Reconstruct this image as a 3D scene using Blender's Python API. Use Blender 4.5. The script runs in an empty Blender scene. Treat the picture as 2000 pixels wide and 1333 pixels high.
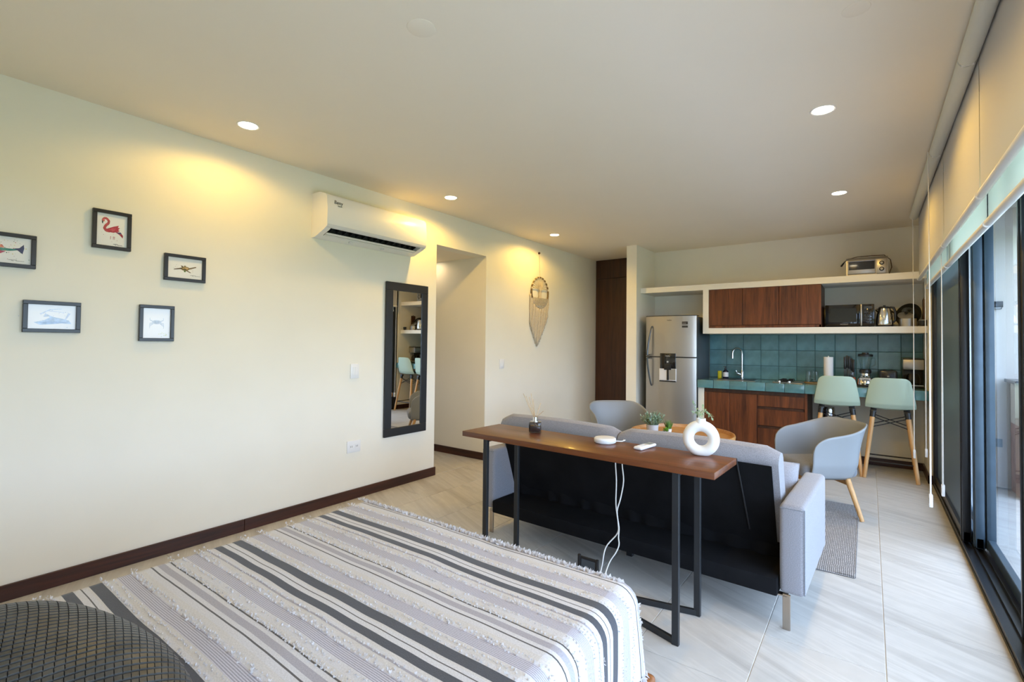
import bpy, bmesh, math, random
from mathutils import Vector, Matrix, noise, Euler

S = bpy.context.scene
COL = S.collection
random.seed(11)
PI = math.pi

# ------------------------------------------------------------------ camera
cam = bpy.data.cameras.new('camera')
cam.sensor_fit = 'HORIZONTAL'
cam.sensor_width = 36.0
cam.lens = 949.867 / 2000.0 * 36.0
cam.shift_y = -15.967 / 2000.0
cam.clip_start = 0.02
camo = bpy.data.objects.new('camera', cam)
COL.objects.link(camo)
yaw, pit, rol = -0.633847307, 0.0215703972, 0.0105124
F_ = Vector((math.sin(yaw) * math.cos(pit), math.cos(yaw) * math.cos(pit), math.sin(pit)))
R_ = Vector((math.cos(yaw), -math.sin(yaw), 0))
U_ = R_.cross(F_)
R2 = R_ * math.cos(rol) + U_ * math.sin(rol)
U2 = -R_ * math.sin(rol) + U_ * math.cos(rol)
M = Matrix(((R2.x, U2.x, -F_.x), (R2.y, U2.y, -F_.y), (R2.z, U2.z, -F_.z))).to_4x4()
M.translation = Vector((0, 0, 1.3))
camo.matrix_world = M
S.camera = camo

# ------------------------------------------------------------------ light and exposure
S.view_settings.view_transform = 'Standard'
S.view_settings.look = 'None'
S.view_settings.gamma = 1.0
S.view_settings.use_curve_mapping = False
S.view_settings.exposure = 0.0
S.cycles.use_denoising = True
S.cycles.max_bounces = 10
S.cycles.diffuse_bounces = 6
S.cycles.glossy_bounces = 5
S.cycles.transparent_max_bounces = 16
S.cycles.caustics_reflective = False
S.cycles.caustics_refractive = False
S.cycles.sample_clamp_indirect = 8.0

W = bpy.data.worlds.new('sky')
S.world = W
W.use_nodes = True
bg = W.node_tree.nodes['Background']
bg.inputs[0].default_value = (0.54, 0.715, 1.0, 1)
SKY = 9.6
bg.inputs[1].default_value = SKY
LAMP_W = 19.0          # watts of one recessed ceiling lamp
LAMP_C = (1.0, 0.60, 0.10)

# a portal in the window opening: it only guides the sky's own light
pl = bpy.data.lights.new('window_portal', 'AREA')
pl.shape = 'RECTANGLE'
pl.size = 2.3
pl.size_y = 7.0
pl.cycles.is_portal = True
po = bpy.data.objects.new('window_portal', pl)
COL.objects.link(po)
po.location = (0.68, 2.65, 1.15)
po.rotation_euler = (0, PI / 2, 0)

# ------------------------------------------------------------------ materials
def nodes(m):
    m.use_nodes = True
    return m.node_tree.nodes, m.node_tree.links, m.node_tree.nodes['Principled BSDF']

def lin(c):
    return tuple((x / 12.92 if x <= 0.04045 else ((x + 0.055) / 1.055) ** 2.4) for x in c)

def hexc(h):
    return lin(tuple(int(h[i:i + 2], 16) / 255 for i in (0, 2, 4)))

def mat(name, col, rough=0.5, metal=0.0, coat=0.0, var=0.0, vscale=20.0, bump=0.0, bscale=60.0,
        spec=0.5, emis=None, es=0.0, sheen=0.0, rnd=0.0, coatr=0.03, stretch=(1, 1, 1)):
    m = bpy.data.materials.new(name)
    n, l, p = nodes(m)
    if isinstance(col, str):
        col = hexc(col)
    p.inputs['Base Color'].default_value = (*col, 1)
    p.inputs['Roughness'].default_value = rough
    p.inputs['Metallic'].default_value = metal
    p.inputs['Coat Weight'].default_value = coat
    p.inputs['Coat Roughness'].default_value = coatr
    p.inputs['Specular IOR Level'].default_value = spec
    p.inputs['Sheen Weight'].default_value = sheen
    if emis:
        p.inputs['Emission Color'].default_value = (*emis, 1)
        p.inputs['Emission Strength'].default_value = es
    tc = n.new('ShaderNodeTexCoord')
    mp = n.new('ShaderNodeMapping')
    mp.inputs['Scale'].default_value = stretch
    l.new(tc.outputs['Object'], mp.inputs['Vector'])
    if var > 0 or rnd > 0:
        nz = n.new('ShaderNodeTexNoise')
        nz.inputs['Scale'].default_value = vscale
        nz.inputs['Detail'].default_value = 4
        l.new(mp.outputs[0], nz.inputs['Vector'])
        mr = n.new('ShaderNodeMapRange')
        mr.inputs[1].default_value = 0.3
        mr.inputs[2].default_value = 0.7
        mr.inputs[3].default_value = 1 - var
        mr.inputs[4].default_value = 1 + var
        l.new(nz.outputs[0], mr.inputs[0])
        fac = mr.outputs[0]
        if rnd > 0:
            oi = n.new('ShaderNodeObjectInfo')
            m2 = n.new('ShaderNodeMapRange')
            m2.inputs[3].default_value = 1 - rnd
            m2.inputs[4].default_value = 1 + rnd
            l.new(oi.outputs['Random'], m2.inputs[0])
            mm = n.new('ShaderNodeMath')
            mm.operation = 'MULTIPLY'
            l.new(fac, mm.inputs[0])
            l.new(m2.outputs[0], mm.inputs[1])
            fac = mm.outputs[0]
        vm = n.new('ShaderNodeVectorMath')
        vm.operation = 'SCALE'
        vm.inputs[0].default_value = col
        l.new(fac, vm.inputs['Scale'])
        l.new(vm.outputs[0], p.inputs['Base Color'])
    if bump > 0:
        nb = n.new('ShaderNodeTexNoise')
        nb.inputs['Scale'].default_value = bscale
        nb.inputs['Detail'].default_value = 3
        l.new(mp.outputs[0], nb.inputs['Vector'])
        b = n.new('ShaderNodeBump')
        b.inputs['Strength'].default_value = bump
        b.inputs['Distance'].default_value = 0.002
        l.new(nb.outputs[0], b.inputs['Height'])
        l.new(b.outputs[0], p.inputs['Normal'])
    return m

def wood(name, c1, c2, rough=0.35, axis=2, scale=1.0, coat=0.0, rnd=0.0, fine=1.0):
    m = bpy.data.materials.new(name)
    n, l, p = nodes(m)
    tc = n.new('ShaderNodeTexCoord')
    mp = n.new('ShaderNodeMapping')
    sc = [22 * scale] * 3
    sc[axis] = 1.3 * scale
    mp.inputs['Scale'].default_value = sc
    l.new(tc.outputs['Object'], mp.inputs['Vector'])
    oi = n.new('ShaderNodeObjectInfo')
    vm = n.new('ShaderNodeVectorMath')
    vm.operation = 'MULTIPLY_ADD'
    vm.inputs[1].default_value = (17, 11, 7)
    l.new(oi.outputs['Random'], vm.inputs[0])
    l.new(mp.outputs[0], vm.inputs[2])
    nz = n.new('ShaderNodeTexNoise')
    nz.inputs['Scale'].default_value = 1.0
    nz.inputs['Detail'].default_value = 6
    nz.inputs['Roughness'].default_value = 0.62
    nz.inputs['Distortion'].default_value = 0.8
    l.new(vm.outputs[0], nz.inputs['Vector'])
    nf = n.new('ShaderNodeTexNoise')
    nf.inputs['Scale'].default_value = 6.0
    nf.inputs['Detail'].default_value = 3
    l.new(vm.outputs[0], nf.inputs['Vector'])
    ad = n.new('ShaderNodeMath')
    ad.operation = 'MULTIPLY_ADD'
    ad.inputs[1].default_value = 0.35 * fine
    l.new(nf.outputs[0], ad.inputs[0])
    l.new(nz.outputs[0], ad.inputs[2])
    cr = n.new('ShaderNodeValToRGB')
    cr.color_ramp.elements[0].position = 0.45
    cr.color_ramp.elements[1].position = 0.88
    cr.color_ramp.elements[0].color = (*hexc(c1), 1)
    cr.color_ramp.elements[1].color = (*hexc(c2), 1)
    l.new(ad.outputs[0], cr.inputs[0])
    l.new(cr.outputs[0], p.inputs['Base Color'])
    p.inputs['Roughness'].default_value = rough
    p.inputs['Coat Weight'].default_value = coat
    p.inputs['Coat Roughness'].default_value = 0.12
    b = n.new('ShaderNodeBump')
    b.inputs['Strength'].default_value = 0.12
    b.inputs['Distance'].default_value = 0.001
    l.new(ad.outputs[0], b.inputs['Height'])
    l.new(b.outputs[0], p.inputs['Normal'])
    return m

def glass(name, tint=(1, 1, 1), refl=1.0, rough=0.0):
    m = bpy.data.materials.new(name)
    m.use_nodes = True
    n, l = m.node_tree.nodes, m.node_tree.links
    n.remove(n['Principled BSDF'])
    out = n['Material Output']
    t = n.new('ShaderNodeBsdfTransparent')
    t.inputs[0].default_value = (*tint, 1)
    g = n.new('ShaderNodeBsdfGlossy')
    g.inputs['Roughness'].default_value = rough
    g.inputs[0].default_value = (refl, refl, refl, 1)
    # thin-pane reflectance, the same from either face
    ge = n.new('ShaderNodeNewGeometry')
    dt = n.new('ShaderNodeVectorMath')
    dt.operation = 'DOT_PRODUCT'
    l.new(ge.outputs['Normal'], dt.inputs[0])
    l.new(ge.outputs['Incoming'], dt.inputs[1])
    ab = n.new('ShaderNodeMath')
    ab.operation = 'ABSOLUTE'
    l.new(dt.outputs['Value'], ab.inputs[0])
    om = n.new('ShaderNodeMath')
    om.operation = 'SUBTRACT'
    om.inputs[0].default_value = 1.0
    l.new(ab.outputs[0], om.inputs[1])
    pw = n.new('ShaderNodeMath')
    pw.operation = 'POWER'
    pw.inputs[1].default_value = 5.0
    l.new(om.outputs[0], pw.inputs[0])
    fr = n.new('ShaderNodeMath')
    fr.operation = 'MULTIPLY_ADD'
    fr.inputs[1].default_value = 0.95
    fr.inputs[2].default_value = 0.04
    l.new(pw.outputs[0], fr.inputs[0])
    mx = n.new('ShaderNodeMixShader')
    l.new(fr.outputs[0], mx.inputs[0])
    l.new(t.outputs[0], mx.inputs[1])
    l.new(g.outputs[0], mx.inputs[2])
    l.new(mx.outputs[0], out.inputs[0])
    return m

def fabric(name, c1, c2, scale=900.0, rough=0.9, sheen=0.2, bump=0.25):
    m = bpy.data.materials.new(name)
    n, l, p = nodes(m)
    tc = n.new('ShaderNodeTexCoord')
    mp = n.new('ShaderNodeMapping')
    mp.inputs['Scale'].default_value = (1, 1, 2.2)
    l.new(tc.outputs['Object'], mp.inputs['Vector'])
    nz = n.new('ShaderNodeTexNoise')
    nz.inputs['Scale'].default_value = scale * 0.25
    nz.inputs['Detail'].default_value = 5
    nz.inputs['Roughness'].default_value = 0.75
    l.new(mp.outputs[0], nz.inputs['Vector'])
    cr = n.new('ShaderNodeValToRGB')
    cr.color_ramp.elements[0].position = 0.35
    cr.color_ramp.elements[1].position = 0.65
    cr.color_ramp.elements[0].color = (*hexc(c1), 1)
    cr.color_ramp.elements[1].color = (*hexc(c2), 1)
    l.new(nz.outputs[0], cr.inputs[0])
    l.new(cr.outputs[0], p.inputs['Base Color'])
    p.inputs['Roughness'].default_value = rough
    p.inputs['Sheen Weight'].default_value = sheen
    b = n.new('ShaderNodeBump')
    b.inputs['Strength'].default_value = bump
    b.inputs['Distance'].default_value = 0.001
    l.new(nz.outputs[0], b.inputs['Height'])
    l.new(b.outputs[0], p.inputs['Normal'])
    return m

def translucent(name, col, tcol, fac):
    m = bpy.data.materials.new(name)
    n, l, p = nodes(m)
    p.inputs['Base Color'].default_value = (*hexc(col), 1)
    p.inputs['Roughness'].default_value = 0.85
    t = n.new('ShaderNodeBsdfTranslucent')
    t.inputs[0].default_value = (*hexc(tcol), 1)
    mx = n.new('ShaderNodeMixShader')
    mx.inputs[0].default_value = fac
    l.new(p.outputs[0], mx.inputs[1])
    l.new(t.outputs[0], mx.inputs[2])
    l.new(mx.outputs[0], n['Material Output'].inputs[0])
    return m

def floor_mat(name, base, vein, rnd=0.05):
    m = bpy.data.materials.new(name)
    n, l, p = nodes(m)
    tc = n.new('ShaderNodeTexCoord')
    oi = n.new('ShaderNodeObjectInfo')
    of = n.new('ShaderNodeVectorMath')
    of.operation = 'MULTIPLY_ADD'
    of.inputs[1].default_value = (23, 41, 0)
    l.new(oi.outputs['Random'], of.inputs[0])
    l.new(tc.outputs['Object'], of.inputs[2])
    mp = n.new('ShaderNodeMapping')
    mp.inputs['Scale'].default_value = (9.0, 0.55, 1)
    rt = n.new('ShaderNodeMapping')
    rt.inputs['Rotation'].default_value = (0, 0, math.radians(114))
    l.new(of.outputs[0], rt.inputs['Vector'])
    l.new(rt.outputs[0], mp.inputs['Vector'])
    nz = n.new('ShaderNodeTexNoise')
    nz.inputs['Scale'].default_value = 1.1
    nz.inputs['Detail'].default_value = 5
    nz.inputs['Roughness'].default_value = 0.6
    nz.inputs['Distortion'].default_value = 0.9
    l.new(mp.outputs[0], nz.inputs['Vector'])
    cr = n.new('ShaderNodeValToRGB')
    e = cr.color_ramp.elements
    e[0].position = 0.28
    e[0].color = (*hexc(vein), 1)
    e[1].position = 0.72
    e[1].color = (*hexc(base), 1)
    k = e.new(0.47)
    k.color = (*hexc(base), 1)
    k = e.new(0.52)
    k.color = tuple(min(1, c * 1.1) for c in hexc(base)) + (1,)
    k = e.new(0.57)
    k.color = (*hexc(base), 1)
    l.new(nz.outputs[0], cr.inputs[0])
    n2 = n.new('ShaderNodeTexNoise')
    n2.inputs['Scale'].default_value = 14
    n2.inputs['Detail'].default_value = 6
    l.new(of.outputs[0], n2.inputs['Vector'])
    m2 = n.new('ShaderNodeMapRange')
    m2.inputs[3].default_value = 0.92
    m2.inputs[4].default_value = 1.08
    l.new(n2.outputs[0], m2.inputs[0])
    vm = n.new('ShaderNodeVectorMath')
    vm.operation = 'SCALE'
    l.new(cr.outputs[0], vm.inputs[0])
    l.new(m2.outputs[0], vm.inputs['Scale'])
    l.new(vm.outputs[0], p.inputs['Base Color'])
    p.inputs['Roughness'].default_value = 0.42
    return m

M_ = {}
M_['wall'] = mat('wall_paint', (0.84, 0.805, 0.70), 0.75, var=0.015, vscale=3, bump=0.05, bscale=120)
M_['ceil'] = mat('ceiling_paint', (0.85, 0.77, 0.635), 0.8, var=0.01, vscale=2)
M_['shelf'] = mat('plaster_shelf', (0.83, 0.80, 0.72), 0.7, bump=0.08, bscale=50)
M_['base'] = wood('baseboard_wood', '24100b', '4a2519', 0.4, axis=1)
M_['basex'] = wood('baseboard_wood_x', '24100b', '4a2519', 0.4, axis=0)
M_['grout'] = mat('grout', (0.72, 0.71, 0.69), 0.9)
M_['floor'] = floor_mat('stone_tile', 'bfbbb5', 'aca7a1')
M_['terr'] = floor_mat('terrace_tile', 'c2c0bc', 'b4b1ac')
M_['twall'] = mat('terrace_white', (0.68, 0.63, 0.57), 0.8)
M_['unseen_lawn'] = mat('unseen_lawn', (0.22, 0.25, 0.06), 0.95, var=0.3, vscale=6)
M_['alum'] = mat('dark_aluminium', (0.016, 0.018, 0.022), 0.32, metal=0.2, bump=0.03)
M_['alumb'] = mat('blue_grey_aluminium', (0.055, 0.085, 0.115), 0.35, metal=0.35, var=0.12, vscale=9)
M_['pane'] = glass('window_glass', (0.97, 0.985, 0.98))
def mesh_screen(name, col, ratio=0.2):
    # woven wire mesh: open seen face-on, closed at a grazing angle
    m = bpy.data.materials.new(name)
    n, l, p = nodes(m)
    p.inputs['Base Color'].default_value = (*col, 1)
    p.inputs['Roughness'].default_value = 0.5
    ge = n.new('ShaderNodeNewGeometry')
    dt = n.new('ShaderNodeVectorMath'); dt.operation = 'DOT_PRODUCT'
    l.new(ge.outputs['Normal'], dt.inputs[0]); l.new(ge.outputs['Incoming'], dt.inputs[1])
    ab = n.new('ShaderNodeMath'); ab.operation = 'ABSOLUTE'
    l.new(dt.outputs['Value'], ab.inputs[0])
    dv = n.new('ShaderNodeMath'); dv.operation = 'DIVIDE'; dv.inputs[0].default_value = ratio
    l.new(ab.outputs[0], dv.inputs[1])
    op = n.new('ShaderNodeMath'); op.operation = 'SUBTRACT'; op.inputs[0].default_value = 1.0; op.use_clamp = True
    l.new(dv.outputs[0], op.inputs[1])
    o2 = n.new('ShaderNodeMath'); o2.operation = 'MULTIPLY'; o2.inputs[1].default_value = 1 - ratio
    l.new(op.outputs[0], o2.inputs[0])
    t = n.new('ShaderNodeBsdfTransparent')
    mx = n.new('ShaderNodeMixShader')
    l.new(o2.outputs[0], mx.inputs[0]); l.new(p.outputs[0], mx.inputs[1]); l.new(t.outputs[0], mx.inputs[2])
    l.new(mx.outputs[0], n['Material Output'].inputs[0])
    return m
M_['mesh'] = mesh_screen('insect_mesh', (0.09, 0.15, 0.215))
M_['blind'] = translucent('blind_fabric', 'c6c4c4', 'd6d2ca', 0.15)
M_['blind2'] = translucent('sheer_blind_fabric', 'd7dccb', 'dfe8d4', 0.35)
M_['roll'] = mat('roller_fabric', (0.62, 0.62, 0.56), 0.7)
M_['white'] = mat('white_plastic', (0.82, 0.82, 0.82), 0.3)
M_['cord'] = mat('white_cord', (0.80, 0.78, 0.74), 0.6)
M_['railw'] = mat('white_rail', (0.78, 0.77, 0.74), 0.3)
M_['walnut'] = wood('walnut_vertical', '3a1a0a', '7a4322', 0.35, axis=2, coat=0.15)
M_['walnutx'] = wood('walnut_long', '47220b', '7a4119', 0.38, axis=0, coat=0.12, fine=0.8)
M_['darkwood'] = wood('closet_wood', '2a1408', '4b2a14', 0.45, axis=2, scale=0.7)
M_['oak'] = wood('light_beech', 'b98a55', 'd9ae78', 0.4, axis=2)
M_['oakh'] = wood('honey_oak', 'a2703a', 'c8955a', 0.4, axis=0)
M_['bedwood'] = wood('bed_wood', '6b3f20', '955f35', 0.4, axis=0)
M_['tile'] = mat('teal_tile', (0.098, 0.235, 0.255), 0.18, coat=0.4, var=0.28, vscale=7, rnd=0.14, coatr=0.08, bump=0.1, bscale=14)
M_['tilegrout'] = mat('tile_grout', (0.06, 0.10, 0.10), 0.8)
M_['black'] = mat('black_metal', (0.012, 0.012, 0.014), 0.4, metal=0.3)
M_['greymetal'] = mat('graphite_metal', (0.035, 0.038, 0.042), 0.38, metal=0.5)
M_['blackp'] = mat('black_plastic', (0.012, 0.012, 0.013), 0.3)
M_['blackm'] = mat('black_matte', (0.010, 0.010, 0.011), 0.75)
M_['blackglass'] = mat('black_glass', (0.008, 0.008, 0.009), 0.06, coat=0.6)
M_['steel'] = mat('brushed_steel', (0.45, 0.43, 0.40), 0.33, metal=0.85, bump=0.06, bscale=300, stretch=(1, 1, 0.05))
M_['steel2'] = mat('steel_side', (0.07, 0.085, 0.10), 0.4, metal=0.3)
M_['chrome'] = mat('chrome', (0.75, 0.75, 0.75), 0.1, metal=1.0)
M_['chromed'] = mat('satin_chrome', (0.46, 0.40, 0.34), 0.25, metal=1.0)
M_['fab'] = fabric('grey_sofa_fabric', '75747a', '9f9ea5')
M_['fabd'] = fabric('grey_seat_fabric', '64676e', '878a92')
M_['blackcloth'] = mat('black_lining_cloth', (0.006, 0.006, 0.007), 0.9, spec=0.15, var=0.25, vscale=8, bump=0.25, bscale=40)
M_['shellg'] = mat('grey_shell', (0.265, 0.28, 0.295), 0.42)
M_['mint'] = mat('mint_shell', (0.455, 0.575, 0.47), 0.38)
M_['disc'] = mat('lamp_disc', (1, 1, 1), 0.5, emis=(1.0, 0.84, 0.58), es=22)
M_['vase'] = mat('matte_ceramic', (0.84, 0.825, 0.80), 0.55, bump=0.06, bscale=80)
M_['mirror'] = mat('mirror_glass', (0.93, 0.94, 0.93), 0.0, metal=1.0)
M_['paper'] = mat('print_paper', (0.84, 0.83, 0.80), 0.6, coat=1.0, coatr=0.02)
M_['leaf1'] = mat('grey_green_leaf', (0.28, 0.38, 0.27), 0.55, var=0.3, vscale=60)
M_['leaf2'] = mat('fresh_green_leaf', (0.17, 0.40, 0.03), 0.5, var=0.3, vscale=80)
M_['leaf3'] = mat('dark_green_leaf', (0.10, 0.22, 0.04), 0.5, var=0.4, vscale=60)
M_['leaf4'] = mat('eucalyptus_leaf', (0.32, 0.42, 0.24), 0.55, var=0.3, vscale=60)
M_['potgrey'] = mat('concrete_pot', (0.50, 0.50, 0.51), 0.6, var=0.06)
M_['smokeglass'] = glass('smoked_glass', (0.50, 0.46, 0.45))
M_['clear'] = glass('clear_glass', (0.86, 0.90, 0.90))
M_['reed'] = mat('reed', (0.62, 0.45, 0.26), 0.7)
M_['jute'] = mat('macrame_cord', (0.60, 0.52, 0.40), 0.9, var=0.2, vscale=120)
M_['juted'] = mat('ring_wrap', (0.17, 0.11, 0.045), 0.8, var=0.3, vscale=90)
M_['leather'] = mat('woven_leather', (0.043, 0.041, 0.037), 0.38, var=0.3, vscale=30)
M_['leatherd'] = mat('plain_leather', (0.016, 0.016, 0.018), 0.4, bump=0.2, bscale=30)
M_['olive'] = mat('olive_cloth', (0.30, 0.28, 0.19), 0.9)
M_['yellow'] = mat('yellow_plastic', (0.62, 0.55, 0.02), 0.4)
M_['label'] = mat('white_label', (0.72, 0.72, 0.74), 0.5)
M_['navy'] = mat('dark_bottle', (0.008, 0.010, 0.03), 0.2)
M_['orange'] = wood('knife_block_wood', '8a3d12', 'b55c22', 0.4, axis=0)
M_['bamboo'] = wood('bamboo_tray', '8a6a3a', 'b08d55', 0.45, axis=0)
M_['papert'] = mat('paper_towel', (0.82, 0.82, 0.84), 0.9, bump=0.2)
M_['brown'] = mat('brown_board', (0.06, 0.022, 0.012), 0.5)
M_['linen'] = mat('mattress_linen', (0.8, 0.79, 0.77), 0.9)
M_['tuft'] = translucent('white_tufts', 'e0dedf', 'd8d6d7', 0.5)
M_['greyg'] = mat('dark_grey_gloss', (0.05, 0.06, 0.07), 0.2)
M_['silver'] = mat('silver_print', (0.5, 0.5, 0.5), 0.4)
M_['ink'] = mat('dark_ink', (0.03, 0.03, 0.03), 0.6)
M_['brickp'] = mat('pink_brick', (0.42, 0.28, 0.25), 0.85, var=0.15, vscale=12)
M_['plategrey'] = mat('grey_plate', (0.24, 0.29, 0.32), 0.5)

# ------------------------------------------------------------------ mesh builder
class MB:
    def __init__(self):
        self.v, self.f, self.mi = [], [], []
        self.uv = None

    def add(self, vs, fs, m=0):
        o = len(self.v)
        self.v.extend(tuple(x) for x in vs)
        self.f.extend(tuple(i + o for i in f) for f in fs)
        self.mi.extend([m] * len(fs))

    def box(self, x0, y0, z0, x1, y1, z1, bev=0.0, seg=2, m=0, rot=None, piv=None):
        if bev <= 0:
            vs = [(x0, y0, z0), (x1, y0, z0), (x1, y1, z0), (x0, y1, z0), (x0, y0, z1), (x1, y0, z1), (x1, y1, z1), (x0, y1, z1)]
            fs = [(0, 3, 2, 1), (4, 5, 6, 7), (0, 1, 5, 4), (1, 2, 6, 5), (2, 3, 7, 6), (3, 0, 4, 7)]
        else:
            b = bmesh.new()
            bmesh.ops.create_cube(b, size=1)
            for q in b.verts:
                q.co = Vector(((x0 + x1) / 2 + q.co.x * (x1 - x0), (y0 + y1) / 2 + q.co.y * (y1 - y0), (z0 + z1) / 2 + q.co.z * (z1 - z0)))
            bmesh.ops.bevel(b, geom=b.edges[:], offset=bev, segments=seg, profile=0.5, affect='EDGES')
            b.verts.index_update()
            vs = [q.co.copy() for q in b.verts]
            fs = [tuple(q.index for q in fc.verts) for fc in b.faces]
            b.free()
        if rot is not None:
            p = Vector(piv) if piv is not None else Vector(((x0 + x1) / 2, (y0 + y1) / 2, (z0 + z1) / 2))
            R = Euler(rot).to_matrix()
            vs = [p + R @ (Vector(q) - p) for q in vs]
        self.add(vs, fs, m)
        return self

    def tube(self, pts, r, n=8, m=0, closed=False, cap=True):
        P = [Vector(p) for p in pts]
        k = len(P)
        rr = r if isinstance(r, (list, tuple)) else [r] * k
        rings = []
        up = None
        for i in range(k):
            if closed:
                t = P[(i + 1) % k] - P[i - 1]
            else:
                t = P[min(i + 1, k - 1)] - P[max(i - 1, 0)]
            t.normalize()
            if up is None:
                a = Vector((0, 0, 1)) if abs(t.z) < 0.9 else Vector((1, 0, 0))
                up = (a - t * a.dot(t)).normalized()
            else:
                up = (up - t * up.dot(t))
                up = up.normalized() if up.length > 1e-6 else t.orthogonal().normalized()
            s = t.cross(up)
            rings.append([P[i] + (up * math.cos(2 * PI * j / n) + s * math.sin(2 * PI * j / n)) * rr[i] for j in range(n)])
        vs = [q for rg in rings for q in rg]
        fs = []
        for i in range(k if closed else k - 1):
            a, b = i * n, ((i + 1) % k) * n
            for j in range(n):
                fs.append((a + j, a + (j + 1) % n, b + (j + 1) % n, b + j))
        if cap and not closed:
            fs.append(tuple(range(n - 1, -1, -1)))
            fs.append(tuple((k - 1) * n + j for j in range(n)))
        self.add(vs, fs, m)
        return self

    def lathe(self, prof, n=24, c=(0, 0, 0), m=0, R=None):
        vs = []
        for r, z in prof:
            for j in range(n):
                a = 2 * PI * j / n
                q = Vector((r * math.cos(a), r * math.sin(a), z))
                if R is not None:
                    q = R @ q
                vs.append(q + Vector(c))
        fs = []
        k = len(prof)
        for i in range(k - 1):
            for j in range(n):
                fs.append((i * n + j, i * n + (j + 1) % n, (i + 1) * n + (j + 1) % n, (i + 1) * n + j))
        if prof[0][0] > 1e-5:
            fs.append(tuple(range(n - 1, -1, -1)))
        if prof[-1][0] > 1e-5:
            fs.append(tuple((k - 1) * n + j for j in range(n)))
        self.add(vs, fs, m)
        return self

    def grid(self, fn, nu, nv, m=0, closeu=False, flip=False):
        vs = []
        for i in range(nu + (0 if closeu else 1)):
            for j in range(nv + 1):
                vs.append(fn(i / nu, j / nv))
        w = nv + 1
        K = nu if closeu else nu + 1
        fs = []
        for i in range(nu):
            a, b = i * w, ((i + 1) % K) * w
            for j in range(nv):
                q = (a + j, b + j, b + j + 1, a + j + 1)
                fs.append(q[::-1] if flip else q)
        self.add(vs, fs, m)
        return self

    def prism(self, poly, fn0, fn1, m=0):
        """poly: list of 2-D points; fn0/fn1 map a 2-D point to the two end caps"""
        k = len(poly)
        vs = [fn0(*p) for p in poly] + [fn1(*p) for p in poly]
        fs = [tuple(range(k - 1, -1, -1)), tuple(range(k, 2 * k))]
        for i in range(k):
            fs.append((i, (i + 1) % k, k + (i + 1) % k, k + i))
        self.add(vs, fs, m)
        return self

    def build(self, name, mats, parent=None, ang=35, solid=0.0, off=0.0, sub=0, loc=None, fixn=True):
        me = bpy.data.meshes.new(name)
        me.from_pydata(self.v, [], self.f)
        if not isinstance(mats, (list, tuple)):
            mats = [mats]
        for q in mats:
            me.materials.append(q)
        for p, i in zip(me.polygons, self.mi):
            p.material_index = i
        me.update()
        if fixn:
            b = bmesh.new()
            b.from_mesh(me)
            bmesh.ops.remove_doubles(b, verts=b.verts[:], dist=1e-6)
            bmesh.ops.recalc_face_normals(b, faces=b.faces[:])
            b.to_mesh(me)
            b.free()
        me.shade_smooth()
        me.set_sharp_from_angle(angle=math.radians(ang))
        o = bpy.data.objects.new(name, me)
        COL.objects.link(o)
        if parent is not None:
            o.parent = parent
        if loc is not None:
            o.location = loc
        if solid:
            md = o.modifiers.new('thickness', 'SOLIDIFY')
            md.thickness = solid
            md.offset = off
        if sub:
            md = o.modifiers.new('smooth', 'SUBSURF')
            md.levels = sub
            md.render_levels = sub
        return o

def tag(o, label=None, cat=None, group=None, kind=None):
    if label: o['label'] = label
    if cat: o['category'] = cat
    if group: o['group'] = group
    if kind: o['kind'] = kind
    return o

def thing(name, label, cat, loc=(0, 0, 0), rz=0.0, group=None):
    o = bpy.data.objects.new(name, None)
    o.empty_display_size = 0.1
    COL.objects.link(o)
    o.location = loc
    o.rotation_euler = (0, 0, rz)
    return tag(o, label, cat, group)

def struct(name, mb, m, parent=None, **k):
    o = mb.build(name, m, parent, **k)
    if parent is None:
        o['kind'] = 'structure'
    return o

def copy_obj(o, parent, loc=None):
    c = o.copy()
    COL.objects.link(c)
    c.parent = parent
    if loc is not None:
        c.location = loc
    return c

def copy_tree(o, parent=None):
    c = o.copy()
    COL.objects.link(c)
    c.parent = parent
    for ch in [x for x in bpy.data.objects if x.parent == o and x != c]:
        copy_tree(ch, c)
    return c

def text(name, body, size, m, parent, R, loc, extrude=0.0006):
    cu = bpy.data.curves.new(name, 'FONT')
    cu.body = body
    cu.size = size
    cu.extrude = extrude
    cu.resolution_u = 3
    cu.align_x = 'CENTER'
    cu.align_y = 'CENTER'
    t = bpy.data.objects.new(name, cu)
    COL.objects.link(t)
    dg = bpy.context.evaluated_depsgraph_get()
    me = bpy.data.meshes.new_from_object(t.evaluated_get(dg))
    bpy.data.objects.remove(t)
    me.materials.clear()
    me.materials.append(m)
    for q in me.vertices:
        q.co = R @ q.co
    o = bpy.data.objects.new(name, me)
    COL.objects.link(o)
    o.parent = parent
    o.location = loc
    return o

# text facing +x on the left wall (reads along +y) / facing -y on the kitchen side (reads along +x)
R_LEFT = Matrix(((0, 0, 1), (1, 0, 0), (0, 1, 0)))
R_FAR = Matrix(((1, 0, 0), (0, 0, -1), (0, 1, 0)))

XL, XR, YF, YN, H = -3.45, 0.48, 6.73, -0.85, 2.604
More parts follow.
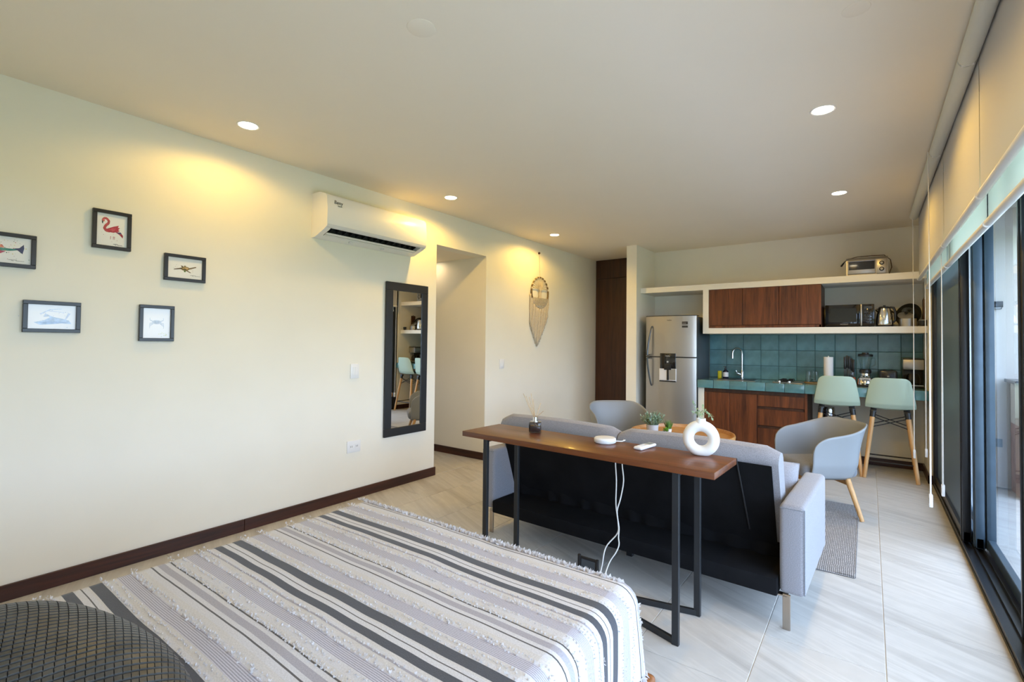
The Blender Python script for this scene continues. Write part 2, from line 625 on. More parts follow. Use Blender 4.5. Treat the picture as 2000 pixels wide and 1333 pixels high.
# ================================================================== SETTING
# floor slab with its tiles
fl = struct('floor', MB().box(-6.2, YN - 0.15, -0.10, 0.66, 7.05, -0.004), M_['grout'])
tw, tl, g = 0.437, 0.874, 0.003
x0 = -0.388 - 8 * tw
tile_mesh = None
floor_tiles = []
for i in range(11):
    xa = x0 + i * tw
    xb = xa + tw
    if xa < XL - 0.001 and xb < XL: continue
    offs = 0.29 if i % 2 else -0.15
    j = -2
    while True:
        ya = offs + j * tl
        j += 1
        if ya > 6.9: break
        yb = ya + tl
        if yb < YN: continue
        xa2, xb2 = max(xa, XL + 0.0), min(xb, XR - 0.002)
        ya2, yb2 = max(ya, YN), min(yb, 6.88 if xb < -2.4 else 6.715)
        if yb2 - ya2 < 0.02 or xb2 - xa2 < 0.02: continue
        full = abs(xb2 - xa2 - tw) < 1e-4 and abs(yb2 - ya2 - tl) < 1e-4
        hx, hy = (xb2 - xa2) / 2 - g / 2, (yb2 - ya2) / 2 - g / 2
        loc = ((xa2 + xb2) / 2, (ya2 + yb2) / 2, random.uniform(-0.0004, 0.0))
        if full and tile_mesh is not None:
            o = bpy.data.objects.new('tile', tile_mesh)
            COL.objects.link(o)
            o.parent = fl
            o.location = loc
        else:
            o = MB().box(-hx, -hy, -0.01, hx, hy, 0.0, bev=0.0012, seg=1).build('tile', M_['floor'], fl, loc=loc)
            if full: tile_mesh = o.data
for i in range(6):       # corridor floor
    xa = XL - (i + 1) * tw
    o = MB().box(-tw / 2 + g / 2, -0.39, -0.01, tw / 2 - g / 2, 0.385, 0.0, bev=0.0012, seg=1).build('tile', M_['floor'], fl, loc=(xa + tw / 2, 3.81, -0.0002))

OY0, OY1, OZ = 3.42, 4.195, 2.272
w = MB()
w.box(XL - 0.15, YN, 0, XL, OY0, H)
w.box(XL - 0.15, OY0, OZ, XL, OY1, H)
w.box(XL - 0.15, OY1, 0, XL, 6.95, H)
struct('wall_left', w, M_['wall'])
struct('wall_corridor_far', MB().box(-6.0, OY1, 0, XL - 0.15, OY1 + 0.12, OZ), M_['wall'])
struct('wall_corridor_near', MB().box(-6.0, OY0 - 0.12, 0, XL - 0.15, OY0, OZ), M_['wall'])
struct('wall_corridor_end', MB().box(-6.12, OY0 - 0.12, 0, -6.0, OY1 + 0.12, OZ), M_['wall'])
struct('ceiling_corridor', MB().box(-6.12, OY0 - 0.12, OZ, XL - 0.15, OY1 + 0.12, OZ + 0.1), M_['ceil'])
struct('wall_near', MB().box(XL - 0.15, YN - 0.15, 0, 0.66, YN, H), M_['wall'])
kw = struct('wall_far', MB().box(-2.45, YF, 0, 0.62, YF + 0.15, H), M_['wall'])
struct('wall_closet_back', MB().box(XL - 0.15, 6.95, 0, -2.5, 7.07, H), M_['wall'])
struct('wall_pilaster', MB().box(-2.583, 6.06, 0, -2.445, 6.95, H), M_['wall'])
w = MB()
w.box(0.46, 6.14, 0, 0.62, YF, H)
w.box(0.46, YN, 2.27, 0.62, 6.14, H)
struct('wall_right', w, M_['wall'])
struct('ceiling', MB().box(XL - 0.15, YN - 0.15, H, 0.62, 7.07, H + 0.12), M_['ceil'])

# baseboards
b = MB().box(XL, YN, 0, XL + 0.014, 1.62, 0.08, bev=0.002, seg=1)
b.box(XL, 1.622, 0, XL + 0.014, OY0 + 0.012, 0.08, bev=0.002, seg=1)
struct('baseboard_left', b, M_['base'])
struct('baseboard_left_far', MB().box(XL, OY1, 0, XL + 0.014, 6.88, 0.08, bev=0.002, seg=1), M_['base'])
b = MB().box(-5.98, OY1 - 0.014, 0, XL - 0.001, OY1, 0.08, bev=0.002, seg=1)
struct('baseboard_corridor', b, M_['basex'])
struct('baseboard_far', MB().box(-0.52, YF - 0.016, 0, 0.46, YF, 0.08, bev=0.002, seg=1), M_['basex'])
b = MB().box(0.446, 6.126, 0, 0.46, YF - 0.016, 0.08, bev=0.002, seg=1)
b.box(0.446, 6.126, 0, 0.535, 6.14, 0.08)
struct('baseboard_right', b, M_['base'])
struct('baseboard_pilaster', MB().box(-2.59, 6.048, 0, -2.44, 6.06, 0.08, bev=0.002, seg=1), M_['basex'])

# closet door (full-height walnut leaf with an upper panel)
d = struct('door_1', MB().box(-3.446, 6.90, 0.0, -2.584, 6.945, H), M_['darkwood'])
MB().box(-3.43, 6.878, 0.012, -2.588, 6.90, 2.309, bev=0.002, seg=1).build('door_panel', M_['darkwood'], d)
MB().box(-3.43, 6.878, 2.315, -2.588, 6.90, 2.598, bev=0.002, seg=1).build('transom_panel', M_['darkwood'], d)

# ------------------------------------------------------------------ window wall
win = struct('window_1', MB().box(0.4785, YN, -0.004, 0.66, 6.14, 0.012), M_['alum'])
t = MB()
for xa, xb, z in ((0.482, 0.49, 0.034), (0.535, 0.545, 0.026), (0.572, 0.58, 0.03), (0.636, 0.644, 0.026), (0.652, 0.66, 0.03)):
    t.box(xa, YN, 0.012, xb, 6.12, z)
t.build('track', M_['alum'], win)
MB().box(0.482, 6.085, 0.012, 0.66, 6.139, 2.27, bev=0.003, seg=1).build('jamb', M_['alum'], win)
MB().box(0.482, YN, 2.19, 0.66, 6.085, 2.269, bev=0.003, seg=1).build('head', M_['alum'], win)

def sash(y0, y1, x, sw, m, pane, shade=None):
    p = MB().box(x - 0.018, y0, 0.03, x + 0.018, y1, 0.095, bev=0.003, seg=1)
    p.box(x - 0.018, y0, 2.12, x + 0.018, y1, 2.20, bev=0.003, seg=1)
    s = p.build('sliding_panel', m, win)
    for ya in (y0, y1 - sw):
        q = MB().box(x - 0.022, ya, 0.03, x + 0.022, ya + sw, 2.20, bev=0.004, seg=2)
        q.box(x - 0.028, ya + sw * 0.36, 0.03, x - 0.020, ya + sw * 0.64, 2.20, bev=0.002, seg=1)
        q.build('stile', m, s)
    if pane is M_['pane']:
        ya, yb = y0 + sw - 0.004, y1 - sw + 0.004
        q = MB()
        q.add([(x, ya, 0.09), (x, yb, 0.09), (x, yb, 2.125), (x, ya, 2.125)], [(0, 1, 2, 3)])
        q.build('pane', pane, s)
    else:
        MB().grid(lambda u, v: (x, y0 + sw - 0.004 + u * (y1 - y0 - 2 * sw + 0.008), 0.09 + v * 2.035), 1, 1).build('insect_screen', pane, s)
    return s
sash(4.36, 6.09, 0.510, 0.060, M_['alum'], M_['mesh'])
sash(4.26, 5.9, 0.560, 0.075, M_['alumb'], M_['pane'])
sash(2.60, 4.34, 0.612, 0.085, M_['alumb'], M_['pane'])
sash(0.90, 3.10, 0.560, 0.075, M_['alum'], M_['pane'])
sash(-0.84, 0.97, 0.612, 0.075, M_['alum'], M_['pane'])

# ------------------------------------------------------------------ terrace
ft = struct('floor_terrace', MB().box(0.66, -3.0, -0.10, 3.4, 6.6, -0.014), M_['grout'])
tm = None
for i in range(3):
    for j in range(10):
        if tm is None:
            o = MB().box(0.003, 0.003, -0.014, 0.893, 0.893, 0.0, bev=0.002, seg=1).build('tile', M_['terr'], ft)
            tm = o.data
        else:
            o = bpy.data.objects.new('tile', tm)
            COL.objects.link(o)
            o.parent = ft
        o.location = (0.67 + i * 0.896, -2.6 + j * 0.896, random.uniform(-0.001, 0))
struct('ground', MB().box(3.4, -14, -0.3, 30, 20, -0.12), M_['unseen_lawn'])  # out of view, added for its greenish bounce on the upper walls
wt = MB().box(0.62, 6.4, 0, 3.4, 6.55, 2.9)
struct('wall_terrace', wt, M_['twall'])
ct = MB().box(0.62, YN - 0.5, 2.62, 1.36, 6.4, 2.74)
struct('ceiling_terrace', ct, M_['twall'])
struct('trim_beam', MB().box(1.20, YN - 0.5, 2.30, 1.36, 6.4, 2.62), M_['twall'])
s = thing('wall_sconce', 'black square wall lamp on the white terrace wall outside', 'wall lamp', (0.965, 6.4, 1.67))
MB().box(-0.037, -0.02, 0.0, 0.037, 0.0, 0.072).build('back_plate', M_['blackp'], s)
MB().box(-0.035, -0.09, 0.012, 0.035, -0.02, 0.068, bev=0.003).build('lamp_head', M_['blackp'], s)
MB().box(-0.022, -0.078, 0.004, 0.022, -0.03, 0.012).build('lens', M_['label'], s)
s = thing('cover_plate', 'grey rectangular cover plate low on the terrace wall outside', 'cover plate', (0.957, 6.4, 0.377))
MB().box(-0.04, -0.012, 0, 0.04, 0, 0.076, bev=0.002, seg=1).build('plate', M_['plategrey'], s)
MB().box(-0.03, -0.016, 0.01, 0.03, -0.012, 0.066, bev=0.002, seg=1).build('flap', M_['plategrey'], s)
s = thing('barbecue_counter', 'outdoor counter of pinkish masonry with a dark worktop on the terrace', 'counter', (1.03, 5.95, 0))
MB().box(0.02, 0, 0.0, 0.9, 0.42, 0.62).build('brick_body', M_['brickp'], s)
MB().box(0.02, 0.0, 0.62, 0.9, 0.42, 0.99).build('upper_body', M_['twall'], s)
MB().box(-0.02, -0.02, 0.99, 0.92, 0.43, 1.02, bev=0.003, seg=1).build('worktop', M_['greyg'], s)
MB().box(0.012, -0.008, 0.30, 0.9, 0.0, 0.33).build('ledge', M_['brickp'], s)

# ------------------------------------------------------------------ recessed ceiling lamps
ld = bpy.data.lights.new('lamp', 'SPOT')
ld.energy = LAMP_W
ld.color = LAMP_C
ld.spot_size = math.radians(166)
ld.spot_blend = 0.35
ld.shadow_soft_size = 0.035
lamps = [(-3.028, 1.398, 'recessed ceiling lamp nearest the air conditioner, above the picture wall'),
         (-3.025, 3.165, 'recessed ceiling lamp just right of the air conditioner, before the corridor opening'),
         (-3.03, 4.961, 'recessed ceiling lamp above the macrame hanging'),
         (-0.201, 3.143, 'recessed ceiling lamp on the window side, nearer to the camera'),
         (-0.201, 4.932, 'recessed ceiling lamp in front of the kitchen on the window side'),
         (-0.201, 1.37, 'recessed ceiling lamp above the near end of the room by the window')]
lp0 = None
for x, y, lab in lamps:
    if lp0 is None:
        lp0 = thing('ceiling_lamp', lab, 'ceiling lamp', (x, y, H), 0, 'recessed ceiling lamps')
        MB().lathe([(0.050, -0.001), (0.058, -0.004), (0.062, -0.002), (0.062, 0.0)], 32).build('trim_ring', M_['white'], lp0)
        MB().lathe([(0.0, -0.0025), (0.050, -0.0025)], 32).build('lens', M_['disc'], lp0)
        r = lp0
    else:
        r = copy_tree(lp0)
        r.location = (x, y, H)
        r['label'] = lab
    lo = bpy.data.objects.new('lamp', ld)
    COL.objects.link(lo)
    lo.parent = r
    lo.location = (0, 0, -0.012)
# corridor lamp (its glow shows on the corridor wall)
r = copy_tree(lp0)
for ch in [c for c in r.children if c.type == 'LIGHT']:
    ch.data = ld.copy()
    ch.data.energy = 1.2
    ch.data.color = (1.0, 0.47, 0.10)
r.location = (-4.22, 4.06, OZ)
r['label'] = 'recessed lamp inside the corridor ceiling'
del r['group']
c2_ = MB().lathe([(0.0, -0.003), (0.042, -0.003), (0.046, -0.0015), (0.047, 0.0)], 36).build('cover_plate', M_['ceil'], None, loc=(-0.036, 2.269, H))
tag(c2_, 'faint small round cover plate on the ceiling at the top near the blinds', 'cover plate')
c = MB().lathe([(0.0, -0.005), (0.054, -0.004), (0.059, -0.002), (0.060, 0.0)], 40).build('cover_plate', M_['ceil'], None, loc=(-1.492, 1.373, H))
tag(c, 'blank round cover plate in the middle of the ceiling, same colour as the ceiling', 'cover plate')

# ------------------------------------------------------------------ roller blinds
def blind(x, ya, yb, zb, lab, m, chain_y, chain_x, zc, group, rr=0.034, split=0.0):
    t = thing('roller_blind', lab, 'blind', (x, (ya + yb) / 2, H), 0, group)
    hw = (yb - ya) / 2
    q = MB()
    q.tube([(0, -hw + 0.006, -0.045), (0, hw - 0.006, -0.045)], rr, 20)
    q.build('roller', M_['roll'], t)
    for e in (-1, 1):
        MB().box(-0.02, e * (hw - 0.003) - 0.0025, -0.075, 0.02, e * (hw - 0.003) + 0.0025, -0.0005).build('bracket', M_['white'], t)
    xf = rr + 0.002
    def fn(u, v):
        y = -hw + 0.0015 + u * (2 * hw - 0.003)
        z = -0.045 - v * (H - zb - 0.045)
        return (xf - 0.002 + 0.0015 * math.sin(u * 9), y, z)
    MB().grid(fn, 24, 2).build('fabric', m, t, ang=80)
    q = MB()
    q.tube([(xf, -hw + 0.01, zb - H), (xf, hw - 0.01, zb - H)], 0.017, 14)
    q.build('bottom_rail', M_['railw'], t)
    for e in (-1, 1):
        MB().tube([(xf, e * (hw - 0.01), zb - H), (xf, e * (hw - 0.004), zb - H)], 0.018, 14).build('rail_cap', M_['white'], t)
    if chain_y is not None:
        cy = chain_y - (ya + yb) / 2
        cx = chain_x - x
        ch = MB()
        zt = -0.05
        n = 14
        for sgn in (-1, 1):
            pts = []
            for i in range(n + 1):
                k = i / n
                z = zt + (zc + 0.075 - H - zt) * k
                pts.append((cx + 0.002 * math.sin(k * 4 + sgn), cy + sgn * (0.0105 * (1 - 0.45 * math.sin(k * PI)) + split * k), z))
            ch.tube(pts, 0.0022, 6)
        cc = ch.build('bead_chain', M_['cord'], t)
        wq = MB().box(cx - 0.009, cy - 0.017, zc - H, cx + 0.009, cy + 0.017, zc + 0.078 - H, bev=0.003, seg=2)
        wq.build('chain_weight', M_['white'], cc)
        MB().box(cx - 0.0095, cy - 0.005, zc + 0.02 - H, cx + 0.0095, cy + 0.005, zc + 0.055 - H).build('weight_slot', M_['plategrey'], cc)
    return t
ZB = 1.955
blind(0.350, 4.104, 6.03, ZB, 'inner roller blind nearest the kitchen, with two bead chains hanging', M_['blind'], 5.985, 0.338, 0.255, 'inner roller blinds')
blind(0.350, 2.848, 4.100, ZB, 'inner roller blind in the middle of the window wall', M_['blind'], 4.066, 0.3085, 0.295, 'inner roller blinds')
blind(0.350, -0.80, 2.844, ZB, 'inner roller blind nearest the camera at the right edge', M_['blind'], None, 0, 0, 'inner roller blinds')
ZB2 = 1.872
blind(0.413, 4.50, 6.0, ZB2, 'outer sheer roller blind behind the inner one nearest the kitchen', M_['blind2'], 5.93, 0.42, 0.285, 'outer sheer roller blinds', 0.024)
blind(0.413, 3.07, 4.48, ZB2, 'outer sheer roller blind in the middle, its bead chain before the insect screen', M_['blind2'], 4.455, 0.402, 0.285, 'outer sheer roller blinds', 0.024, 0.006)
blind(0.413, -0.80, 3.05, ZB2, 'outer sheer roller blind nearest the camera behind the inner one', M_['blind2'], None, 0, 0, 'outer sheer roller blinds', 0.024)
# ================================================================== KITCHEN
# backsplash tiles, parts of the far wall
tx = [-1.70, -1.488, -1.289, -1.09, -0.893, -0.703, -0.515, -0.319, -0.122, 0.076, 0.275, 0.458]
tz = [0.885, 1.055, 1.248, 1.443]
for i in range(len(tx) - 1):
    for j in range(3):
        wx, wz = (tx[i + 1] - tx[i]) / 2 - 0.0015, (tz[j + 1] - tz[j]) / 2 - 0.0015
        MB().box(-wx, -0.011, -wz, wx, 0, wz, bev=0.002, seg=1).build('tile', M_['tile'], kw, loc=((tx[i] + tx[i + 1]) / 2, YF - 0.0008 - random.uniform(0, 0.001), (tz[j] + tz[j + 1]) / 2))
MB().box(-1.70, YF - 0.004, 0.885, 0.458, YF, 1.443).build('grout_bed', M_['tilegrout'], kw)

# built-in plaster shelves
sh = MB()
sh.prism([(-2.444, 2.048), (-2.444, 1.98), (-1.648, 1.98), (-1.648, 1.444), (0.458, 1.444), (0.458, 1.510), (-1.581, 1.510), (-1.581, 1.98), (0.458, 1.98), (0.458, 2.048)],
         lambda x, z: (x, 6.2, z), lambda x, z: (x, YF - 0.001, z))
o = sh.build('wall_shelf', M_['shelf'])
tag(o, 'white plaster shelf frame across the kitchen wall, two long shelves and an upright', 'shelf')

# upper cabinet
c = thing('upper_cabinet', 'dark walnut wall cabinet with three doors between the white shelves', 'cabinet', (-0.996, 6.205, 1.511))
MB().box(-0.583, 0.02, 0.001, 0.578, 0.51, 0.467).build('body', M_['darkwood'], c)
MB().box(-0.583, 0.0, 0.0, 0.578, 0.02, 0.028, bev=0.001, seg=1).build('bottom_rail', M_['walnut'], c)
for xa, xb in ((-0.583, -0.207), (-0.203, 0.171), (0.175, 0.578)):
    MB().box(xa, -0.002, 0.032, xb, 0.019, 0.466, bev=0.0015, seg=1).build('door', M_['walnut'], c)
MB().box(0.560, 0.0, 0.0, 0.580, 0.02, 0.030).build('end_strip', M_['walnut'], c)

# worktop with tiles
ctp = thing('worktop', 'teal tiled kitchen worktop running under the backsplash to the right wall', 'worktop', (-0.62, 6.10, 0.79))
MB().box(-1.065, 0.012, 0.0, 1.078, 0.627, 0.085).build('slab', M_['tilegrout'], ctp)
fx = [-1.068, -0.88, -0.70, -0.515, -0.327, -0.135, 0.055, 0.245, 0.435, 0.625, 0.815, 0.95, 1.078]
for i in range(len(fx) - 1):
    wx = (fx[i + 1] - fx[i]) / 2 - 0.0015
    MB().box(-wx, -0.006, -0.045, wx, 0.006, 0.05, bev=0.004, seg=2).build('tile', M_['tile'], ctp, loc=((fx[i] + fx[i + 1]) / 2, 0.006 + random.uniform(-0.001, 0.001), 0.045))
    for j in range(3):
        ya, yb = 0.014 + j * 0.204, min(0.014 + (j + 1) * 0.204, 0.626)
        MB().box(-wx, ya + 0.0015, -0.008, wx, yb - 0.0015, 0.0, bev=0.002, seg=1).build('tile', M_['tile'], ctp, loc=((fx[i] + fx[i + 1]) / 2, 0, 0.095 + random.uniform(-0.0006, 0.0)))

struct('wall_counter_pier', MB().box(-1.688, 6.145, 0, -1.618, YF - 0.001, 0.789), M_['wall'])
c = thing('base_cabinet', 'walnut base cabinet under the teal worktop with two doors and three drawers', 'cabinet', (-1.078, 6.15, 0))
MB().box(-0.536, 0.02, 0.06, 0.535, 0.57, 0.785).build('body', M_['darkwood'], c)
MB().box(-0.536, 0.06, 0.0, 0.535, 0.55, 0.06).build('plinth', M_['darkwood'], c)
MB().box(-0.536, 0.006, 0.745, 0.535, 0.02, 0.785).build('top_rail', M_['darkwood'], c)
for xa, xb in ((-0.536, -0.254), (-0.250, 0.040)):
    MB().box(xa, -0.001, 0.065, xb, 0.019, 0.742, bev=0.0015, seg=1).build('door', M_['walnut'], c)
for za, zb in ((0.615, 0.742), (0.400, 0.583), (0.065, 0.368)):
    d = MB().box(0.046, -0.001, za, 0.508, 0.019, zb, bev=0.0015, seg=1).build('drawer', M_['walnut'], c)
    MB().box(0.07, 0.008, zb - 0.001, 0.50, 0.018, zb + 0.026).build('finger_groove', M_['darkwood'], d)
MB().box(0.510, -0.004, 0.06, 0.535, 0.02, 0.785, bev=0.001, seg=1).build('end_panel', M_['walnut'], c)

# refrigerator
fr = thing('refrigerator', 'tall stainless two-door refrigerator with a water dispenser left of the worktop', 'refrigerator', (-2.012, 6.085, 0))
fr.scale = (1.022, 1.0, 1.005)
MB().box(-0.305, 0.045, 0.02, 0.305, 0.63, 1.645, bev=0.006).build('body', M_['steel2'], fr)
def door(za, zb, name):
    def xs(u):
        return -0.309 + 0.618 * u
    def yb(u):
        return 0.016 - 0.052 * math.sin(PI * u) ** 0.8
    q = MB()
    n = 28
    poly = [(xs(i / n), yb(i / n)) for i in range(n + 1)] + [(0.309, 0.045), (-0.309, 0.045)]
    q.prism(poly, lambda x, y: (x, y, za), lambda x, y: (x, y, zb))
    return q.build(name, M_['steel'], fr)
d2 = door(0.045, 1.135, 'lower_door')
d1 = door(1.150, 1.652, 'upper_door')
MB().box(-0.304, -0.012, 1.136, 0.304, 0.05, 1.149).build('door_gap', M_['greymetal'], fr)
q = MB()
poly = [(-0.311 + 0.622 * i / 28, 0.018 - 0.054 * math.sin(PI * i / 28) ** 0.8) for i in range(29)] + [(0.311, 0.12), (-0.311, 0.12)]
q.prism(poly, lambda x, y: (x, y, 1.652), lambda x, y: (x, y, 1.662))
q.build('top_cap', M_['greymetal'], fr)
def hdl(par, up):
    q = MB()
    pts, rr = [], []
    for i in range(17):
        k = i / 16
        if up:
            z = 1.165 + 0.36 * k
            x = -0.262 + 0.040 * k ** 1.6
        else:
            z = 1.125 - 0.345 * k
            x = -0.262 + 0.036 * k ** 1.6
        y = -0.052 - 0.020 * math.sin(PI * (0.5 + 0.5 * k)) - (0.0 if k < 0.94 else -0.014)
        pts.append((x, y + 0.02 * k, z))
        rr.append(0.013 - 0.004 * k)
    q.tube(pts, rr, 10)
    q.tube([(pts[0][0], -0.005, pts[0][2]), pts[0]], 0.009, 8)
    q.tube([(pts[-1][0], -0.012, pts[-1][2]), pts[-1]], 0.008, 8)
    q.build('handle', M_['greyg'], par)
hdl(d1, True)
hdl(d2, False)
# dispenser
ds = MB().box(-0.108, -0.052, 1.0, 0.082, -0.028, 1.19, bev=0.004).build('dispenser_panel', M_['blackglass'], fr)
ds2 = MB().box(-0.118, -0.049, 0.845, 0.088, -0.030, 1.0, bev=0.003).build('dispenser_niche', M_['white'], fr)
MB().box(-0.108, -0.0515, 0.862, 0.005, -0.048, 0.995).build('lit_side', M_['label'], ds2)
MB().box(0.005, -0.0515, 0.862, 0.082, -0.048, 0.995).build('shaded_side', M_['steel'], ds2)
MB().box(-0.112, -0.064, 0.838, 0.086, -0.030, 0.853, bev=0.003).build('drip_tray', M_['blackp'], ds2)
MB().box(-0.055, -0.062, 0.985, 0.03, -0.050, 1.06, bev=0.004).build('spout_housing', M_['blackp'], ds)
MB().box(-0.022, -0.060, 0.858, 0.004, -0.052, 0.99, bev=0.003).build('lever', M_['blackp'], ds2)
MB().lathe([(0.0, -0.002), (0.011, -0.002), (0.011, 0.002), (0, 0.002)], 16, (-0.013, -0.053, 1.085), R=Matrix.Rotation(PI / 2, 3, 'X')).build('button', M_['silver'], ds)
text('lettering', 'mabe', 0.026, M_['silver'], fr, R_FAR, (-0.012, -0.0525, 1.158))
text('lettering', 'mabe', 0.026, M_['ink'], fr, R_FAR, (0.0, -0.0375, 1.602))
MB().box(0.150, -0.0305, 1.548, 0.218, -0.0265, 1.582).build('sticker', M_['ink'], fr, loc=(0, 0.0055, 0))
MB().box(0.150, -0.0305, 1.508, 0.218, -0.0265, 1.532).build('sticker', M_['ink'], fr, loc=(0, 0.0055, 0))
MB().box(0.155, -0.031, 1.560, 0.200, -0.0300, 1.564).build('sticker_line', M_['silver'], fr, loc=(0, 0.0055, 0))
for sx in (-1, 1):
    for yy in (0.1, 0.56):
        MB().lathe([(0.02, 0), (0.02, 0.022)], 12, (sx * 0.26, yy, 0)).build('foot', M_['blackp'], fr)

ZW = 0.885
# sink and tap
s = thing('sink', 'stainless sink let into the teal worktop below the tap', 'sink', (-1.30, 6.42, ZW))
q = MB()
q.box(-0.235, -0.20, -0.001, 0.235, 0.20, 0.004, bev=0.002, seg=1)
q.build('rim', M_['chrome'], s)
MB().box(-0.195, -0.16, 0.0042, 0.195, 0.16, 0.0052).build('bowl', M_['greymetal'], s)
MB().lathe([(0.0, 0.0062), (0.022, 0.0064), (0.024, 0.0050)], 20).build('drain', M_['chrome'], s)
s = thing('tap', 'chrome gooseneck kitchen tap standing behind the sink', 'tap', (-1.29, 6.64, ZW))
MB().lathe([(0.028, 0.0), (0.028, 0.006), (0.020, 0.012), (0.020, 0.085), (0.016, 0.095), (0.013, 0.11)], 20).build('body', M_['chrome'], s)
pts = [(0, 0, 0.10), (0, 0, 0.30)] + [(-0.045 + 0.045 * math.cos(a), -0.05 + 0.05 * math.cos(a), 0.315 + 0.068 * math.sin(a)) for a in [i * PI / 12 for i in range(13)]] + [(-0.09, -0.10, 0.27)]
MB().tube(pts, 0.0105, 12).build('spout', M_['chrome'], s)
MB().lathe([(0.0125, 0), (0.0125, 0.035)], 14, (-0.09, -0.10, 0.255)).build('aerator', M_['chrome'], s)
q = MB().tube([(-0.018, -0.01, 0.055), (-0.05, -0.03, 0.068)], [0.016, 0.018], 12)
q.tube([(-0.05, -0.03, 0.068), (-0.062, -0.04, 0.105)], [0.008, 0.006], 8)
q.build('lever', M_['chrome'], s)
s = MB().box(-0.024, -0.018, 0.0, 0.024, 0.018, 0.095, bev=0.010, seg=3).build('sponge_bottle', M_['yellow'], None, loc=(-1.525, 6.52, ZW + 0.0005))
tag(s, 'small yellow pack beside the dark soap bottle at the sink', 'pack')
s = thing('soap_bottle', 'dark soap bottle with a white label and a black top at the sink', 'bottle', (-1.452, 6.50, ZW))
MB().lathe([(0.030, 0.0005), (0.033, 0.005), (0.033, 0.088), (0.028, 0.100), (0.014, 0.112), (0.012, 0.122)], 24).build('body', M_['navy'], s)
MB().lathe([(0.0336, 0.026), (0.0336, 0.082)], 24).build('label', M_['label'], s)
q = MB().lathe([(0.014, 0.120), (0.014, 0.134), (0.006, 0.137), (0.005, 0.150)], 16)
q.box(-0.026, -0.006, 0.148, 0.008, 0.006, 0.156, bev=0.002)
q.build('pump', M_['blackp'], s)

# hob
s = thing('hob', 'small two-burner gas hob let into the teal worktop', 'hob', (-0.745, 6.38, ZW))
MB().box(-0.15, -0.16, 0.0, 0.15, 0.24, 0.006, bev=0.003).build('plate', M_['steel'], s)
for yy in (-0.01, 0.16):
    b = MB().lathe([(0.045, 0.006), (0.045, 0.016), (0.03, 0.022), (0, 0.022)], 24, (-0.03, yy, 0)).build('burner', M_['blackm'], s)
    q = MB()
    for k in range(4):
        a = k * PI / 2 + PI / 4
        q.tube([(-0.03 + 0.02 * math.cos(a), yy + 0.02 * math.sin(a), 0.028), (-0.03 + 0.085 * math.cos(a), yy + 0.085 * math.sin(a), 0.028), (-0.03 + 0.088 * math.cos(a), yy + 0.088 * math.sin(a), 0.006)], 0.004, 6)
    q.build('grate', M_['blackm'], b)
for xx in (-0.08, 0.02):
    MB().lathe([(0.017, 0.006), (0.016, 0.022), (0.012, 0.026), (0, 0.026)], 18, (xx, -0.125, 0)).build('knob', M_['chrome'], s)

# glasses on a bamboo tray
t = MB().lathe([(0.0, 0.0005), (0.075, 0.0005), (0.078, 0.004), (0.078, 0.014), (0.074, 0.014), (0.072, 0.006), (0.0, 0.006)], 28).build('round_tray', M_['bamboo'], None, loc=(-0.52, 6.42, ZW))
tag(t, 'round bamboo tray holding glasses on the worktop', 'tray')
g0 = None
for i, (dx, dy, lab) in enumerate(((-0.034, -0.022, 'upturned clear glass at the left front of the bamboo tray'), (0.034, -0.022, 'upturned clear glass at the right front of the bamboo tray'), (0.0, 0.034, 'upturned clear glass at the back of the bamboo tray'))):
    if g0 is None:
        g0 = thing('drinking_glass', lab, 'glass', (-0.52 + dx, 6.42 + dy, ZW + 0.0065), 0, 'glasses on the bamboo tray')
        MB().lathe([(0.032, 0.0), (0.030, 0.06), (0.027, 0.128), (0.022, 0.134), (0.0, 0.135)], 24).build('bowl', M_['clear'], g0)
        MB().lathe([(0.0312, 0.02), (0.0306, 0.045)], 24).build('cut_band', M_['clear'], g0)
        r = g0
    else:
        r = copy_tree(g0)
        r.location = (-0.52 + dx, 6.42 + dy, ZW + 0.0065)
        r['label'] = lab

s = thing('paper_towel_roll', 'white paper towel roll standing on the worktop behind the left stool', 'paper towel', (-0.368, 6.45, ZW))
MB().lathe([(0.06, 0), (0.06, 0.008), (0.0, 0.009)], 28).build('holder_base', M_['white'], s)
MB().lathe([(0.018, 0.010), (0.0455, 0.010), (0.0455, 0.300), (0.018, 0.300)], 32).build('roll', M_['papert'], s)
MB().lathe([(0.006, 0.008), (0.006, 0.31), (0.0, 0.312)], 10).build('rod', M_['white'], s)

s = thing('knife_block', 'orange-brown knife block full of black-handled knives on the worktop', 'knife block', (-0.18, 6.46, ZW))
MB().box(-0.058, -0.05, 0.0, 0.058, 0.06, 0.085, bev=0.004).build('block', M_['orange'], s)
MB().box(-0.047, -0.02, 0.085, 0.047, 0.045, 0.150, bev=0.003).build('slot_insert', M_['clear'], s)
for i, (dx, dy, hh) in enumerate(((-0.038, 0.01, 0.305), (-0.018, 0.03, 0.32), (0.004, 0.005, 0.31), (0.022, 0.03, 0.29), (0.040, 0.012, 0.275))):
    k = MB().box(-0.010, -0.006, hh - 0.135, 0.010, 0.006, hh, bev=0.005).build('knife_handle', M_['blackp'], s, loc=(dx, dy, 0))
    MB().box(-0.009, -0.0012, 0.09, 0.009, 0.0012, hh - 0.133).build('blade', M_['greyg'], k)

